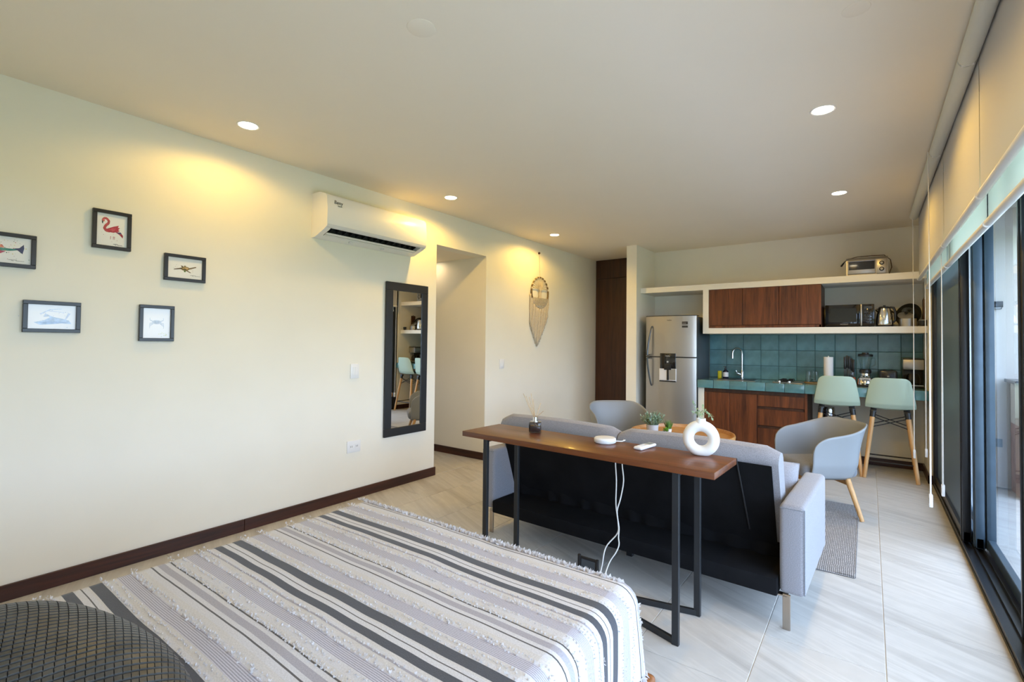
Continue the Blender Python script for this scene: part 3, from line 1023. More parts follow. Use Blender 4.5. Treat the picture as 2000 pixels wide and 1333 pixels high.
s = thing('blender', 'chrome beehive blender with a clear jar and black lid on the worktop', 'blender', (-0.036, 6.40, ZW))
MB().lathe([(0.075, 0.0), (0.076, 0.006), (0.072, 0.018)], 28).build('base_ring', M_['blackp'], s)
q = MB().lathe([(0.072, 0.018), (0.072, 0.045), (0.068, 0.052), (0.068, 0.075), (0.060, 0.092), (0.052, 0.098), (0.052, 0.104), (0.044, 0.112), (0.042, 0.135), (0.048, 0.140)], 32)
bb = q.build('motor_base', M_['chrome'], s)
MB().box(-0.045, -0.080, 0.062, 0.045, -0.055, 0.088, bev=0.006).build('name_plate', M_['label'], bb)
text('lettering', 'Oster', 0.024, M_['ink'], bb, R_FAR, (0, -0.0806, 0.075))
MB().lathe([(0.051, 0.138), (0.053, 0.150), (0.050, 0.172), (0.044, 0.178)], 28).build('jar_collar', M_['blackp'], s)
jar = MB().lathe([(0.040, 0.176), (0.046, 0.215), (0.056, 0.27), (0.063, 0.318)], 28).build('jar', M_['clear'], s)
MB().tube([(0.060, 0.0, 0.30), (0.088, 0.0, 0.295), (0.085, 0.0, 0.23), (0.051, 0.0, 0.205)], 0.006, 8).build('jar_handle', M_['clear'], jar)
MB().lathe([(0.066, 0.315), (0.067, 0.334), (0.060, 0.340), (0.030, 0.341), (0.028, 0.356), (0.0, 0.357)], 28).build('lid', M_['blackp'], s)

s = thing('toaster', 'dark toaster on the worktop between blender and coffee maker', 'toaster', (0.158, 6.56, ZW))
MB().box(-0.076, -0.085, 0.008, 0.076, 0.10, 0.170, bev=0.02, seg=3).build('body', M_['greyg'], s)
MB().box(-0.055, -0.087, 0.03, 0.05, -0.082, 0.145, bev=0.004).build('front_plate', M_['blackp'], s)
for xx in (-0.03, 0.03):
    MB().box(xx - 0.012, -0.06, 0.168, xx + 0.012, 0.08, 0.1715).build('slot', M_['blackm'], s)
MB().box(-0.010, -0.100, 0.10, 0.010, -0.085, 0.115, bev=0.003).build('lever', M_['steel'], s)
MB().box(-0.066, -0.075, 0.0, 0.066, 0.09, 0.010).build('foot', M_['blackp'], s)

s = thing('coffee_maker', 'black coffee maker with a steel top in the worktop corner', 'coffee maker', (0.360, 6.50, ZW))
MB().box(-0.082, -0.10, 0.0, 0.082, 0.13, 0.028, bev=0.006).build('base', M_['blackp'], s)
MB().box(-0.082, 0.03, 0.026, 0.082, 0.13, 0.20, bev=0.006).build('column', M_['blackp'], s)
MB().box(-0.084, -0.095, 0.188, 0.084, 0.132, 0.292, bev=0.008).build('steel_head', M_['steel'], s)
MB().box(-0.086, -0.097, 0.290, 0.086, 0.134, 0.304, bev=0.005).build('lid', M_['blackp'], s)
MB().box(-0.08, -0.099, 0.012, 0.08, -0.093, 0.034).build('front_strip', M_['steel'], s)
q = MB().lathe([(0.050, 0.030), (0.058, 0.05), (0.058, 0.10), (0.045, 0.135), (0.043, 0.145)], 24, (0, -0.032, 0))
j = q.build('carafe', M_['smokeglass'], s)
MB().tube([(-0.05, -0.04, 0.13), (-0.082, -0.055, 0.125), (-0.085, -0.055, 0.075), (-0.056, -0.04, 0.06)], 0.007, 8).build('carafe_handle', M_['blackp'], j)
MB().lathe([(0.055, 0.028), (0.055, 0.0285), (0.0, 0.0286)], 20, (0, -0.032, 0)).build('hot_plate', M_['blackm'], s)

s = thing('steel_canister', 'slim steel canister on the floor under the worktop by the cabinet end', 'canister', (-0.365, 6.52, 0))
MB().lathe([(0.055, 0.0), (0.057, 0.01), (0.057, 0.60), (0.05, 0.625), (0.0, 0.632)], 28).build('body', M_['chrome'], s)
MB().lathe([(0.058, 0.0), (0.058, 0.03)], 28).build('base_ring', M_['blackp'], s)

# things on the lower shelf
ZS = 1.511
s = thing('microwave', 'black microwave oven on the lower white shelf beside the wall cabinet', 'microwave', (-0.175, 6.36, ZS))
MB().box(-0.218, 0.02, 0.010, 0.218, 0.355, 0.246, bev=0.006).build('body', M_['blackp'], s)
dd = MB().box(-0.216, 0.0, 0.012, 0.098, 0.022, 0.244, bev=0.004).build('door', M_['blackglass'], s)
MB().box(-0.17, -0.0012, 0.055, 0.065, 0.0, 0.205).build('window', M_['blackglass'], dd)
text('lettering', 'Whirlpool', 0.017, M_['silver'], dd, R_FAR, (-0.045, -0.0006, 0.032))
MB().box(0.100, -0.006, 0.014, 0.113, 0.022, 0.242, bev=0.003).build('door_handle', M_['steel'], s)
pp = MB().box(0.114, 0.0, 0.012, 0.217, 0.022, 0.244, bev=0.003).build('control_panel', M_['blackglass'], s)
for r_ in range(4):
    for c_ in range(3):
        MB().box(0.130 + c_ * 0.026, -0.001, 0.06 + r_ * 0.03, 0.148 + c_ * 0.026, 0.0, 0.075 + r_ * 0.03).build('button', M_['greymetal'], pp)
MB().box(0.13, -0.001, 0.195, 0.2, 0.0, 0.222).build('display', M_['greyg'], pp)
for sx in (-0.18, 0.18):
    MB().lathe([(0.014, 0), (0.014, 0.011)], 10, (sx, 0.06, 0)).build('foot', M_['blackp'], s)
    MB().lathe([(0.014, 0), (0.014, 0.011)], 10, (sx, 0.31, 0)).build('foot', M_['blackp'], s)

s = thing('kettle', 'steel and black electric kettle beside the microwave', 'kettle', (0.128, 6.40, ZS))
MB().lathe([(0.074, 0.0), (0.075, 0.016), (0.07, 0.020)], 28).build('base', M_['blackp'], s)
MB().lathe([(0.070, 0.020), (0.072, 0.03), (0.068, 0.10), (0.058, 0.165), (0.050, 0.195)], 36).build('body', M_['chrome'], s)
MB().lathe([(0.052, 0.192), (0.050, 0.206), (0.035, 0.215), (0.010, 0.217), (0.010, 0.228), (0, 0.229)], 28).build('lid', M_['blackp'], s)
MB().tube([(0.045, 0.0, 0.205), (0.075, 0.0, 0.200), (0.090, 0.0, 0.16), (0.090, 0.0, 0.07), (0.070, 0.0, 0.045)], [0.010, 0.013, 0.012, 0.011, 0.009], 10).build('handle', M_['blackp'], s)
MB().tube([(-0.045, 0, 0.165), (-0.070, 0, 0.188)], [0.02, 0.012], 10).build('spout', M_['blackp'], s)

s = thing('saucepan', 'steel saucepan holding pan lids at the right end of the lower shelf', 'saucepan', (0.318, 6.40, ZS))
MB().lathe([(0.068, 0.0005), (0.072, 0.004), (0.072, 0.082), (0.074, 0.084), (0.070, 0.084), (0.068, 0.008), (0, 0.006)], 32).build('pot', M_['steel'], s)
MB().tube([(-0.07, 0, 0.07), (-0.088, -0.012, 0.072), (-0.088, 0.012, 0.072), (-0.07, 0.004, 0.07)], 0.005, 8).build('handle', M_['blackp'], s)
def pan_lid(lab, loc, rot, r, m):
    q = thing('pan_lid', lab, 'lid', loc)
    q.rotation_euler = rot
    MB().lathe([(r, 0.0), (r, 0.006), (r * 0.7, 0.016), (0, 0.022)], 30).build('disc', m, q)
    MB().lathe([(0.006, 0.020), (0.006, 0.030), (0.016, 0.034), (0.015, 0.044), (0, 0.046)], 14).build('knob', M_['blackp'], q)
    return q
pan_lid('steel lid with a black knob lying tilted on the saucepan', (0.300, 6.395, ZS + 0.112), (0.62, 0.12, 0), 0.066, M_['steel'])
pan_lid('smaller dark lid leaning behind the tilted steel lid', (0.325, 6.46, ZS + 0.155), (0.95, 0.45, 0), 0.056, M_['greyg'])
s = thing('frying_pan', 'black frying pan standing on edge behind the saucepan', 'pan', (0.345, 6.585, ZS + 0.124))
s.rotation_euler = (1.32, 0.0, -0.55)
MB().lathe([(0.0, 0.0), (0.085, 0.0), (0.120, 0.035), (0.123, 0.035), (0.088, -0.004), (0.0, -0.004)], 36).build('pan', M_['blackm'], s)
MB().tube([(-0.118, 0.02, 0.03), (-0.17, 0.05, 0.045), (-0.20, 0.07, 0.05)], [0.009, 0.011, 0.010], 8).build('handle', M_['blackp'], s)
s = thing('bowl', 'small dark bowl with a pale rim at the right wall on the lower shelf', 'bowl', (0.427, 6.275, ZS))
MB().lathe([(0.018, 0.0005), (0.028, 0.01), (0.030, 0.06), (0.027, 0.06), (0.024, 0.012), (0, 0.008)], 24).build('body', M_['blackp'], s)
MB().lathe([(0.0265, 0.0605), (0.0265, 0.0635), (0.0305, 0.0635), (0.0305, 0.0605)], 24).build('rim', M_['label'], s)
s = thing('cutting_board', 'narrow dark brown board leaning on the right wall of the lower shelf', 'board', (0.4495, 6.50, ZS))
MB().box(-0.008, -0.05, 0.0005, 0.008, 0.05, 0.285, bev=0.004).build('board', M_['brown'], s)
MB().tube([(0.0, -0.012, 0.275), (0.0, -0.012, 0.297), (0, 0.012, 0.297), (0, 0.012, 0.275)], 0.003, 6).build('hanging_loop', M_['brown'], s)

# toaster oven on the top shelf
ZT = 2.049
s = thing('toaster_oven', 'grey toaster oven with two dials on the top white shelf', 'toaster oven', (-0.02, 6.33, ZT))
prof = [(0.0, 0.012), (0.0, 0.175), (0.03, 0.203), (0.10, 0.212), (0.26, 0.205), (0.29, 0.18), (0.29, 0.012)]
q = MB().prism([(y, z) for y, z in prof], lambda y, z: (-0.178, y + 0.004, z), lambda y, z: (0.178, y + 0.004, z))
q.build('body', M_['steel'], s)
dd = MB().box(-0.165, -0.010, 0.025, 0.075, 0.003, 0.172, bev=0.004).build('door', M_['steel'], s)
MB().box(-0.155, -0.0125, 0.070, 0.067, -0.0095, 0.152).build('window', M_['blackglass'], dd)
MB().tube([(-0.155, -0.03, 0.160), (0.068, -0.03, 0.160)], 0.007, 8).build('door_handle', M_['steel'], dd)
for xx in (-0.15, 0.062):
    MB().tube([(xx, -0.008, 0.160), (xx, -0.03, 0.160)], 0.005, 6).build('handle_post', M_['blackp'], dd)
cp = MB().box(0.082, -0.008, 0.018, 0.174, 0.004, 0.176, bev=0.004).build('control_panel', M_['steel'], s)
for zz in (0.065, 0.128):
    k = MB().lathe([(0.021, 0), (0.021, 0.006), (0.018, 0.008), (0, 0.008)], 22, (0.126, -0.008, zz), R=Matrix.Rotation(PI / 2, 3, 'X')).build('dial', M_['blackp'], cp)
    MB().lathe([(0.013, 0.008), (0.012, 0.020), (0, 0.021)], 18, (0.126, -0.008, zz), R=Matrix.Rotation(PI / 2, 3, 'X')).build('dial_cap', M_['silver'], cp)
for sx in (-0.15, 0.15):
    for yy in (0.03, 0.26):
        MB().lathe([(0.012, 0), (0.012, 0.014)], 10, (sx, yy, 0)).build('foot', M_['blackp'], s)
pts = [(0.150, 0.31, 0.02), (0.190, 0.20, 0.03), (0.212, 0.10, 0.09), (0.200, 0.06, 0.165), (0.150, 0.06, 0.216), (0.05, 0.07, 0.222), (-0.08, 0.06, 0.219), (-0.16, 0.03, 0.196), (-0.195, 0.01, 0.165)]
cd = MB().tube(pts, 0.004, 7).build('power_cord', M_['brown'], s)
MB().tube([(-0.190, 0.012, 0.170), (-0.205, 0.0, 0.145), (-0.222, -0.012, 0.118)], [0.004, 0.009, 0.010], 8).build('plug', M_['blackp'], cd)
# ================================================================== BED
BX0, BX1, BY0, BY1, BZ = -1.93, -0.565, -0.45, 1.475, 0.562
b = thing('bed', 'double bed in the foreground with a brown wooden frame', 'bed', (-1.2475, 0.5, 0))
fb = MB()
fb.box(-0.70, -0.97, 0.14, 0.70, 0.955, 0.20, bev=0.006)
fb.build('slat_base', M_['bedwood'], b)
for sx in (-1, 1):
    MB().box(sx * 0.700 - 0.020, -0.97, 0.13, sx * 0.700 + 0.020, 0.975, 0.292, bev=0.014, seg=3).build('side_rail', M_['bedwood'], b)
MB().box(-0.719, 0.940, 0.13, 0.719, 0.985, 0.292, bev=0.014, seg=3).build('foot_rail', M_['bedwood'], b)
MB().box(-0.70, -1.01, 0.12, 0.70, -0.965, 0.75, bev=0.012, seg=3).build('headboard', M_['bedwood'], b)
for sx in (-1, 1):
    for yy in (-0.93, 0.915):
        MB().tube([(sx * 0.66, yy, 0.13), (sx * 0.67, yy, 0.0)], [0.03, 0.022], 12).build('leg', M_['bedwood'], b)
MB().box(-0.67, -0.955, 0.20, 0.67, 0.93, 0.545, bev=0.05, seg=4).build('mattress', M_['linen'], b)

def thr_noise(x, y):
    v = noise.noise(Vector((x * 2.3, y * 2.0, 0.3))) * 0.005 + noise.noise(Vector((x * 7, y * 5, 3.3))) * 0.0022
    v += 0.004 * math.sin(y * 9 + 3 * x) * max(0, noise.noise(Vector((x * 1.1, y * 1.3, 7))))
    return v

def throw_mat():
    m = bpy.data.materials.new('striped_throw')
    n, l, p = nodes(m)
    uv = n.new('ShaderNodeUVMap')
    uv.uv_map = 'UVMap'
    sp = n.new('ShaderNodeSeparateXYZ')
    l.new(uv.outputs[0], sp.inputs[0])
    wob = n.new('ShaderNodeTexNoise')
    wob.inputs['Scale'].default_value = 3.0
    wob.inputs['Detail'].default_value = 2
    l.new(uv.outputs[0], wob.inputs['Vector'])
    wb = n.new('ShaderNodeMath'); wb.operation = 'MULTIPLY_ADD'
    wb.inputs[1].default_value = 0.012
    l.new(wob.outputs[0], wb.inputs[0]); l.new(sp.outputs[1], wb.inputs[2])
    a = n.new('ShaderNodeMath'); a.operation = 'SUBTRACT'; a.inputs[1].default_value = 0.376 + 0.006
    l.new(wb.outputs[0], a.inputs[0])
    d = n.new('ShaderNodeMath'); d.operation = 'DIVIDE'; d.inputs[1].default_value = 0.406
    l.new(a.outputs[0], d.inputs[0])
    f = n.new('ShaderNodeMath'); f.operation = 'FRACT'
    l.new(d.outputs[0], f.inputs[0])
    cr = n.new('ShaderNodeValToRGB')
    cr.color_ramp.interpolation = 'CONSTANT'
    dark, white, cream, thin, grey, lil = '424349', 'c3c2c5', 'c2bfbd', '4f4c4a', '9d9aa1', 'a9a7b1'
    st = [(0.0, dark), (0.060, white), (0.100, thin), (0.108, white), (0.135, cream), (0.152, dark), (0.228, white),
          (0.262, cream), (0.315, lil), (0.412, white), (0.44, cream), (0.49, white), (0.538, thin), (0.549, white), (0.580, grey), (0.632, white), (0.663, thin), (0.672, cream),
          (0.715, white), (0.775, lil), (0.865, white), (0.90, cream), (0.935, grey), (0.952, white), (0.975, cream)]
    E = cr.color_ramp.elements
    E[0].position, E[0].color = st[0][0], (*hexc(st[0][1]), 1)
    E[1].position, E[1].color = st[1][0], (*hexc(st[1][1]), 1)
    for ps, c in st[2:]:
        k = E.new(ps)
        k.color = (*hexc(c), 1)
    l.new(f.outputs[0], cr.inputs[0])
    # fine yarn lines inside the lilac bands
    sn = n.new('ShaderNodeMath'); sn.operation = 'MULTIPLY'; sn.inputs[1].default_value = 2 * PI * 190
    l.new(wb.outputs[0], sn.inputs[0])
    s2 = n.new('ShaderNodeMath'); s2.operation = 'SINE'
    l.new(sn.outputs[0], s2.inputs[0])
    def band(a0, a1):
        g1 = n.new('ShaderNodeMath'); g1.operation = 'GREATER_THAN'; g1.inputs[1].default_value = a0
        g2 = n.new('ShaderNodeMath'); g2.operation = 'LESS_THAN'; g2.inputs[1].default_value = a1
        l.new(f.outputs[0], g1.inputs[0]); l.new(f.outputs[0], g2.inputs[0])
        mm = n.new('ShaderNodeMath'); mm.operation = 'MULTIPLY'
        l.new(g1.outputs[0], mm.inputs[0]); l.new(g2.outputs[0], mm.inputs[1])
        return mm
    b1, b2 = band(0.315, 0.412), band(0.775, 0.865)
    ad = n.new('ShaderNodeMath'); ad.operation = 'ADD'
    l.new(b1.outputs[0], ad.inputs[0]); l.new(b2.outputs[0], ad.inputs[1])
    mu = n.new('ShaderNodeMath'); mu.operation = 'MULTIPLY'
    l.new(ad.outputs[0], mu.inputs[0]); l.new(s2.outputs[0], mu.inputs[1])
    fine = n.new('ShaderNodeTexNoise'); fine.inputs['Scale'].default_value = 260; fine.inputs['Detail'].default_value = 3
    l.new(uv.outputs[0], fine.inputs['Vector'])
    fm = n.new('ShaderNodeMapRange'); fm.inputs[3].default_value = 0.72; fm.inputs[4].default_value = 1.26
    l.new(fine.outputs[0], fm.inputs[0])
    tot = n.new('ShaderNodeMath'); tot.operation = 'MULTIPLY_ADD'; tot.inputs[1].default_value = 0.33
    l.new(mu.outputs[0], tot.inputs[0]); l.new(fm.outputs[0], tot.inputs[2])
    vm = n.new('ShaderNodeVectorMath'); vm.operation = 'SCALE'
    l.new(cr.outputs[0], vm.inputs[0]); l.new(tot.outputs[0], vm.inputs['Scale'])
    l.new(vm.outputs[0], p.inputs['Base Color'])
    p.inputs['Roughness'].default_value = 0.95
    p.inputs['Sheen Weight'].default_value = 0.15
    bp = n.new('ShaderNodeBump'); bp.inputs['Strength'].default_value = 0.35; bp.inputs['Distance'].default_value = 0.002
    l.new(fine.outputs[0], bp.inputs['Height'])
    l.new(bp.outputs[0], p.inputs['Normal'])
    return m

q = MB()
uvs = []
R = 0.06
nx, ny = 70, 120
def top(u, v):
    x = BX0 + R + u * (BX1 - BX0 - 2 * R)
    y = BY0 + v * (BY1 - R - BY0)
    uvs.append((x, y))
    return (x, y, BZ + thr_noise(x, y))
q.grid(top, nx, ny)
per = []
for i in range(ny + 1): per.append((BX0 + R, BY0 + i / ny * (BY1 - R - BY0), PI))
for i in range(1, 10): per.append((BX0 + R, BY1 - R, PI - i / 10 * PI / 2))
for i in range(nx + 1): per.append((BX0 + R + i / nx * (BX1 - BX0 - 2 * R), BY1 - R, PI / 2))
for i in range(1, 10): per.append((BX1 - R, BY1 - R, PI / 2 - i / 10 * PI / 2))
for i in range(ny + 1): per.append((BX1 - R, BY1 - R - i / ny * (BY1 - R - BY0), 0))
prof = [(R * math.sin(a), -R * (1 - math.cos(a)), R * a) for a in [i * PI / 12 for i in range(7)]]
HEM = 0.308
for i in range(1, 9):
    dz = (BZ - R - HEM) * i / 8
    prof.append((R, -R - dz, R * PI / 2 + dz))
K = len(per) - 1
idx = [0]
def skirt(u, v):
    i, j = round(u * K), round(v * (len(prof) - 1))
    x, y, a = per[i]
    o, z, arc = prof[j]
    nxx, nyy = math.cos(a), math.sin(a)
    s = i * 0.02
    k = max(0, -z - R) / 0.25
    wv = k * (0.016 * math.sin(s * 14 + 1.3 * noise.noise(Vector((s * 3, 0, 0)))) + 0.01 * noise.noise(Vector((s * 6, z * 4, 2))) + 0.012)
    uvs.append((x + nxx * arc, y + nyy * arc))
    return (x + nxx * (o + wv), y + nyy * (o + wv), BZ + z + thr_noise(x, y) * max(0, 1 + z / R))
q.grid(skirt, K, len(prof) - 1)
th = q.build('striped_throw', throw_mat(), None, ang=180, fixn=False)
uvl = th.data.uv_layers.new(name='UVMap')
for lp in th.data.loops:
    uvl.data[lp.index].uv = uvs[lp.vertex_index]
tag(th, 'white throw with grey and charcoal stripes and fluffy tufts spread over the bed', 'throw')
# make all faces look outward
bmm = bmesh.new(); bmm.from_mesh(th.data)
bmesh.ops.recalc_face_normals(bmm, faces=bmm.faces[:]); bmm.to_mesh(th.data); bmm.free()
# tuft rows
q = MB()
rng = random.Random(5)
def tuft(c, nrm, ln, k=3):
    n_ = Vector(nrm).normalized()
    for i in range(k):
        d = (n_ * 0.9 + Vector((rng.uniform(-1, 1), rng.uniform(-1, 1), rng.uniform(-0.5, 0.8)))).normalized()
        s = d.orthogonal().normalized() * ln * 0.22
        s.rotate(Matrix.Rotation(rng.uniform(0, 6.28), 3, d))
        c_ = Vector(c)
        e = c_ + d * ln
        q.add([c_ - s, c_ + s, c_ + d * ln * 0.55 + s * 1.1, e, c_ + d * ln * 0.55 - s * 1.1], [(0, 1, 2, 3, 4)])
rows = []
for p_ in range(-3, 5):
    base = 0.376 + p_ * 0.406
    for fr_, ln, dens in ((0.258, 0.007, 1.0), (0.308, 0.006, 0.8), (0.43, 0.0075, 1.0), (0.455, 0.0065, 0.9), (0.69, 0.007, 1.0), (0.71, 0.006, 0.8), (0.768, 0.0065, 0.9), (0.885, 0.0075, 1.0), (0.915, 0.006, 0.7), (0.965, 0.006, 0.8)):
        y = base + fr_ * 0.406
        if y < BY0 + 0.05 or y > BY1 - R: continue
        rows.append((y, ln, dens))
for y, ln, dens in rows:
    x = BX0 + 0.02
    while x < BX1 + 0.27:
        if rng.random() < dens * 0.62 + 0.38 * (noise.noise(Vector((x * 5, y * 30, 1))) > -0.1):
            yy = y + rng.uniform(-0.004, 0.004) - 0.006
            if x < BX1 - R:
                tuft((x, yy, BZ + thr_noise(x, yy)), (0, 0.1, 0.6), ln * rng.uniform(0.7, 1.2))
            else:
                arc = x - (BX1 - R)
                if arc < R * PI / 2:
                    a = arc / R
                    tuft((BX1 - R + R * math.sin(a), yy, BZ - R + R * math.cos(a)), (math.sin(a), 0, math.cos(a)), ln * rng.uniform(0.7, 1.2))
                else:
                    tuft((BX1 + 0.012, yy, BZ - R - (arc - R * PI / 2)), (1, 0, 0), ln * rng.uniform(0.6, 1.0))
        x += 0.0095
# fluffy edge along the foot and the hem
for rep in range(5):
    x = BX0
    while x < BX1 - R:
        a = (0.25 + 0.2 * rep) + rng.uniform(-0.1, 0.1)
        tuft((x, BY1 - R + R * math.sin(a), BZ - R + R * math.cos(a)), (0, math.sin(a), math.cos(a)), rng.uniform(0.010, 0.019))
        x += 0.0085
for rep in range(7):
    a = (0.12 + 0.12 * rep)
    for i in range(26):
        z = BZ - R - i * 0.0092
        c = (BX1 - R + R * math.cos(a) + 0.01 * i / 26, BY1 - R + R * math.sin(a) + 0.01 * i / 26, z)
        if rng.random() < 0.35: tuft(c, (math.cos(a), math.sin(a), 0.1), rng.uniform(0.008, 0.014), 2)
for y in [BY0 + 0.02 + 0.008 * i for i in range(235)]:
    if rng.random() < 0.5: tuft((BX0 - 0.0, y, BZ - 0.045 + rng.uniform(-0.02, 0.02)), (-0.6, 0, 0.4), rng.uniform(0.008, 0.016))
    tuft((BX1 + 0.02, y, HEM + rng.uniform(-0.005, 0.01)), (0.3, 0, -1), rng.uniform(0.012, 0.022), 2)
tf = q.build('tufts', M_['tuft'], th, ang=180, fixn=False)
tf['kind'] = 'stuff'

# woven leather cushion
cu = thing('woven_cushion', 'dark cushion of woven leather lying on the striped throw at the bed head', 'cushion', (-1.084, 0.089, 0.684))
cu.rotation_euler = (0.008, 0.191, 0.305)
A, T = 0.291, 0.114
def pil(s, t, side=1, off=0.0):
    h = max(0.0, (1 - abs(s) ** 3.2)) ** 0.55 * max(0.0, (1 - abs(t) ** 3.2)) ** 0.55
    x, y = A * s * math.sqrt(1 - 0.35 * t * t), A * t * math.sqrt(1 - 0.35 * s * s)
    z = side * (T * h) + 0.008 * noise.noise(Vector((s * 1.8, t * 1.8, 4))) * h
    # a crease pressed into the upper face
    z -= 0.012 * h * math.exp(-((s + 0.55 + 0.3 * t) / 0.07) ** 2) * max(0, 1 - abs(t + 0.1) / 0.5) * (side > 0)
    return Vector((x, y, z + side * off))
MB().grid(lambda u, v: pil(-1 + 2 * u, -1 + 2 * v, 1), 48, 48).build('front_panel', M_['leatherd'], cu, ang=180)
MB().grid(lambda u, v: pil(-1 + 2 * u, -1 + 2 * v, -1), 32, 32).build('back_panel', M_['leatherd'], cu, ang=180)
q = MB()
cw, chh = 0.060, 0.066      # lozenge half sizes in (s,t) along the two diagonals
Rm = Matrix.Rotation(0.35, 2)
for i in range(-40, 41):
    for j in range(-60, 61):
        ca = i * cw + (0.5 * cw if j % 2 else 0)
        cb = j * chh * 0.5 * 1.06
        def P(da, db, off):
            pt = Rm @ Vector((ca + da, cb + db))
            return pt, off
        ctr = Rm @ Vector((ca, cb))
        if max(abs(ctr.x), abs(ctr.y)) > 0.93: continue
        corners = [(-0.5 * cw, -0.1 * chh), (-0.06 * cw, -0.5 * chh), (0.5 * cw, 0.1 * chh), (0.06 * cw, 0.5 * chh)]
        k = 0.935
        vs = []
        for da, db in corners:
            pt = Rm @ Vector((ca + da * k, cb + db * k))
            vs.append(pil(max(-1, min(1, pt.x)), max(-1, min(1, pt.y)), 1, 0.0004))
        for da, db in corners:
            pt = Rm @ Vector((ca + da * k * 0.84, cb + db * k * 0.84))
            vs.append(pil(max(-1, min(1, pt.x)), max(-1, min(1, pt.y)), 1, 0.0036))
        q.add(vs, [(0, 1, 5, 4), (1, 2, 6, 5), (2, 3, 7, 6), (3, 0, 4, 7), (4, 5, 6, 7)])
wv = q.build('woven_strips', M_['leather'], cu, ang=25)
wv['kind'] = 'stuff'

# ================================================================== CONSOLE TABLE
CT = thing('console_table', 'narrow walnut console table on black metal legs behind the sofa', 'table', (-1.23, 2.318, 0), math.radians(-2.2))
ZTB = 0.775
MB().box(-0.722, -0.172, ZTB - 0.030, 0.722, 0.172, ZTB, bev=0.003).build('table_top', M_['walnutx'], CT)
lx, ly = 0.553, 0.146
legs = {}
for sx in (-1, 1):
    for sy in (-1, 1):
        MB().box(sx * lx - 0.015, sy * ly - 0.010, 0.0, sx * lx + 0.015, sy * ly + 0.010, ZTB - 0.030, bev=0.0015, seg=1).build('leg', M_['greymetal'], CT)
def bar(a, bq, z0, z1, w_):
    d = Vector((bq[0] - a[0], bq[1] - a[1]))
    L = d.length
    an = math.atan2(d.y, d.x)
    m_ = ((a[0] + bq[0]) / 2, (a[1] + bq[1]) / 2)
    return MB().box(-L / 2, -w_ / 2, z0, L / 2, w_ / 2, z1, bev=0.0015, seg=1), m_, an
for a, bq in (((lx, -ly), (-lx, ly)), ((lx, ly), (-lx, -ly))):
    mb, m_, an = bar(a, bq, 0.0005, 0.028, 0.018)
    o = mb.build('floor_bar', M_['greymetal'], CT, loc=(m_[0], m_[1], 0))
    o.rotation_euler = (0, 0, an)
for sx in (-1, 1):
    MB().box(sx * lx - 0.015, -ly, ZTB - 0.045, sx * lx + 0.015, ly, ZTB - 0.0302, bev=0.0015, seg=1).build('top_bar', M_['greymetal'], CT)

# things on the console table
s = thing('reed_diffuser', 'square smoked-glass reed diffuser at the left end of the console table', 'diffuser', (-1.60, 2.42, ZTB), 0.5)
q = MB()
q.box(-0.035, -0.035, 0.0005, 0.035, 0.035, 0.062, bev=0.007, seg=3)
q.build('bottle', M_['smokeglass'], s)
MB().box(-0.031, -0.031, 0.005, 0.031, 0.031, 0.040, bev=0.005).build('liquid', mat('amber_liquid', (0.13, 0.10, 0.09), 0.1, coat=0.5), s)
MB().box(-0.0355, -0.03, 0.012, -0.0345, 0.022, 0.046).build('label', M_['ink'], s)
MB().lathe([(0.016, 0.060), (0.016, 0.090), (0.011, 0.092), (0.011, 0.086)], 20).build('collar', M_['chrome'], s)
for dx, dy, hh in ((-0.075, 0.015, 0.225), (-0.055, -0.02, 0.215), (-0.03, 0.03, 0.225), (-0.045, 0.06, 0.2), (0.03, 0.03, 0.17), (0.05, -0.03, 0.13), (-0.01, -0.05, 0.20)):
    MB().tube([(-dx * 0.12, -dy * 0.12, 0.01), (dx * 0.14, dy * 0.14, 0.088), (dx, dy, hh)], 0.0017, 6).build('reed', M_['reed'], s)
s = thing('wifi_puck', 'round white plastic device lying on the console table', 'device', (-1.14, 2.40, ZTB), 0.3)
MB().lathe([(0.0, 0.0005), (0.052, 0.0005), (0.058, 0.006), (0.058, 0.022), (0.053, 0.028), (0.02, 0.031), (0, 0.031)], 40).build('body', M_['white'], s)
MB().lathe([(0.0585, 0.011), (0.0585, 0.0125)], 40).build('seam', M_['plategrey'], s)
MB().tube([(0.05, 0.01, 0.010), (0.085, 0.025, 0.008), (0.10, 0.045, 0.012), (0.095, 0.07, 0.004), (0.09, 0.09, 0.0035), (0.085, 0.105, 0.001)], 0.0028, 7).build('cable', M_['cord'], s)
s = thing('remote_control', 'white air conditioner remote on the console table', 'remote', (-0.921, 2.405, ZTB), math.radians(-8))
MB().box(-0.024, -0.078, 0.0006, 0.024, 0.078, 0.017, bev=0.008, seg=3).build('body', M_['white'], s)
MB().box(-0.017, 0.018, 0.0165, 0.017, 0.062, 0.0176).build('display', M_['plategrey'], s)
for yy in (-0.005, -0.025, -0.045):
    for xx in (-0.009, 0.009):
        MB().box(xx - 0.006, yy - 0.006, 0.0165, xx + 0.006, yy + 0.006, 0.0185, bev=0.002).build('button', M_['label'], s)
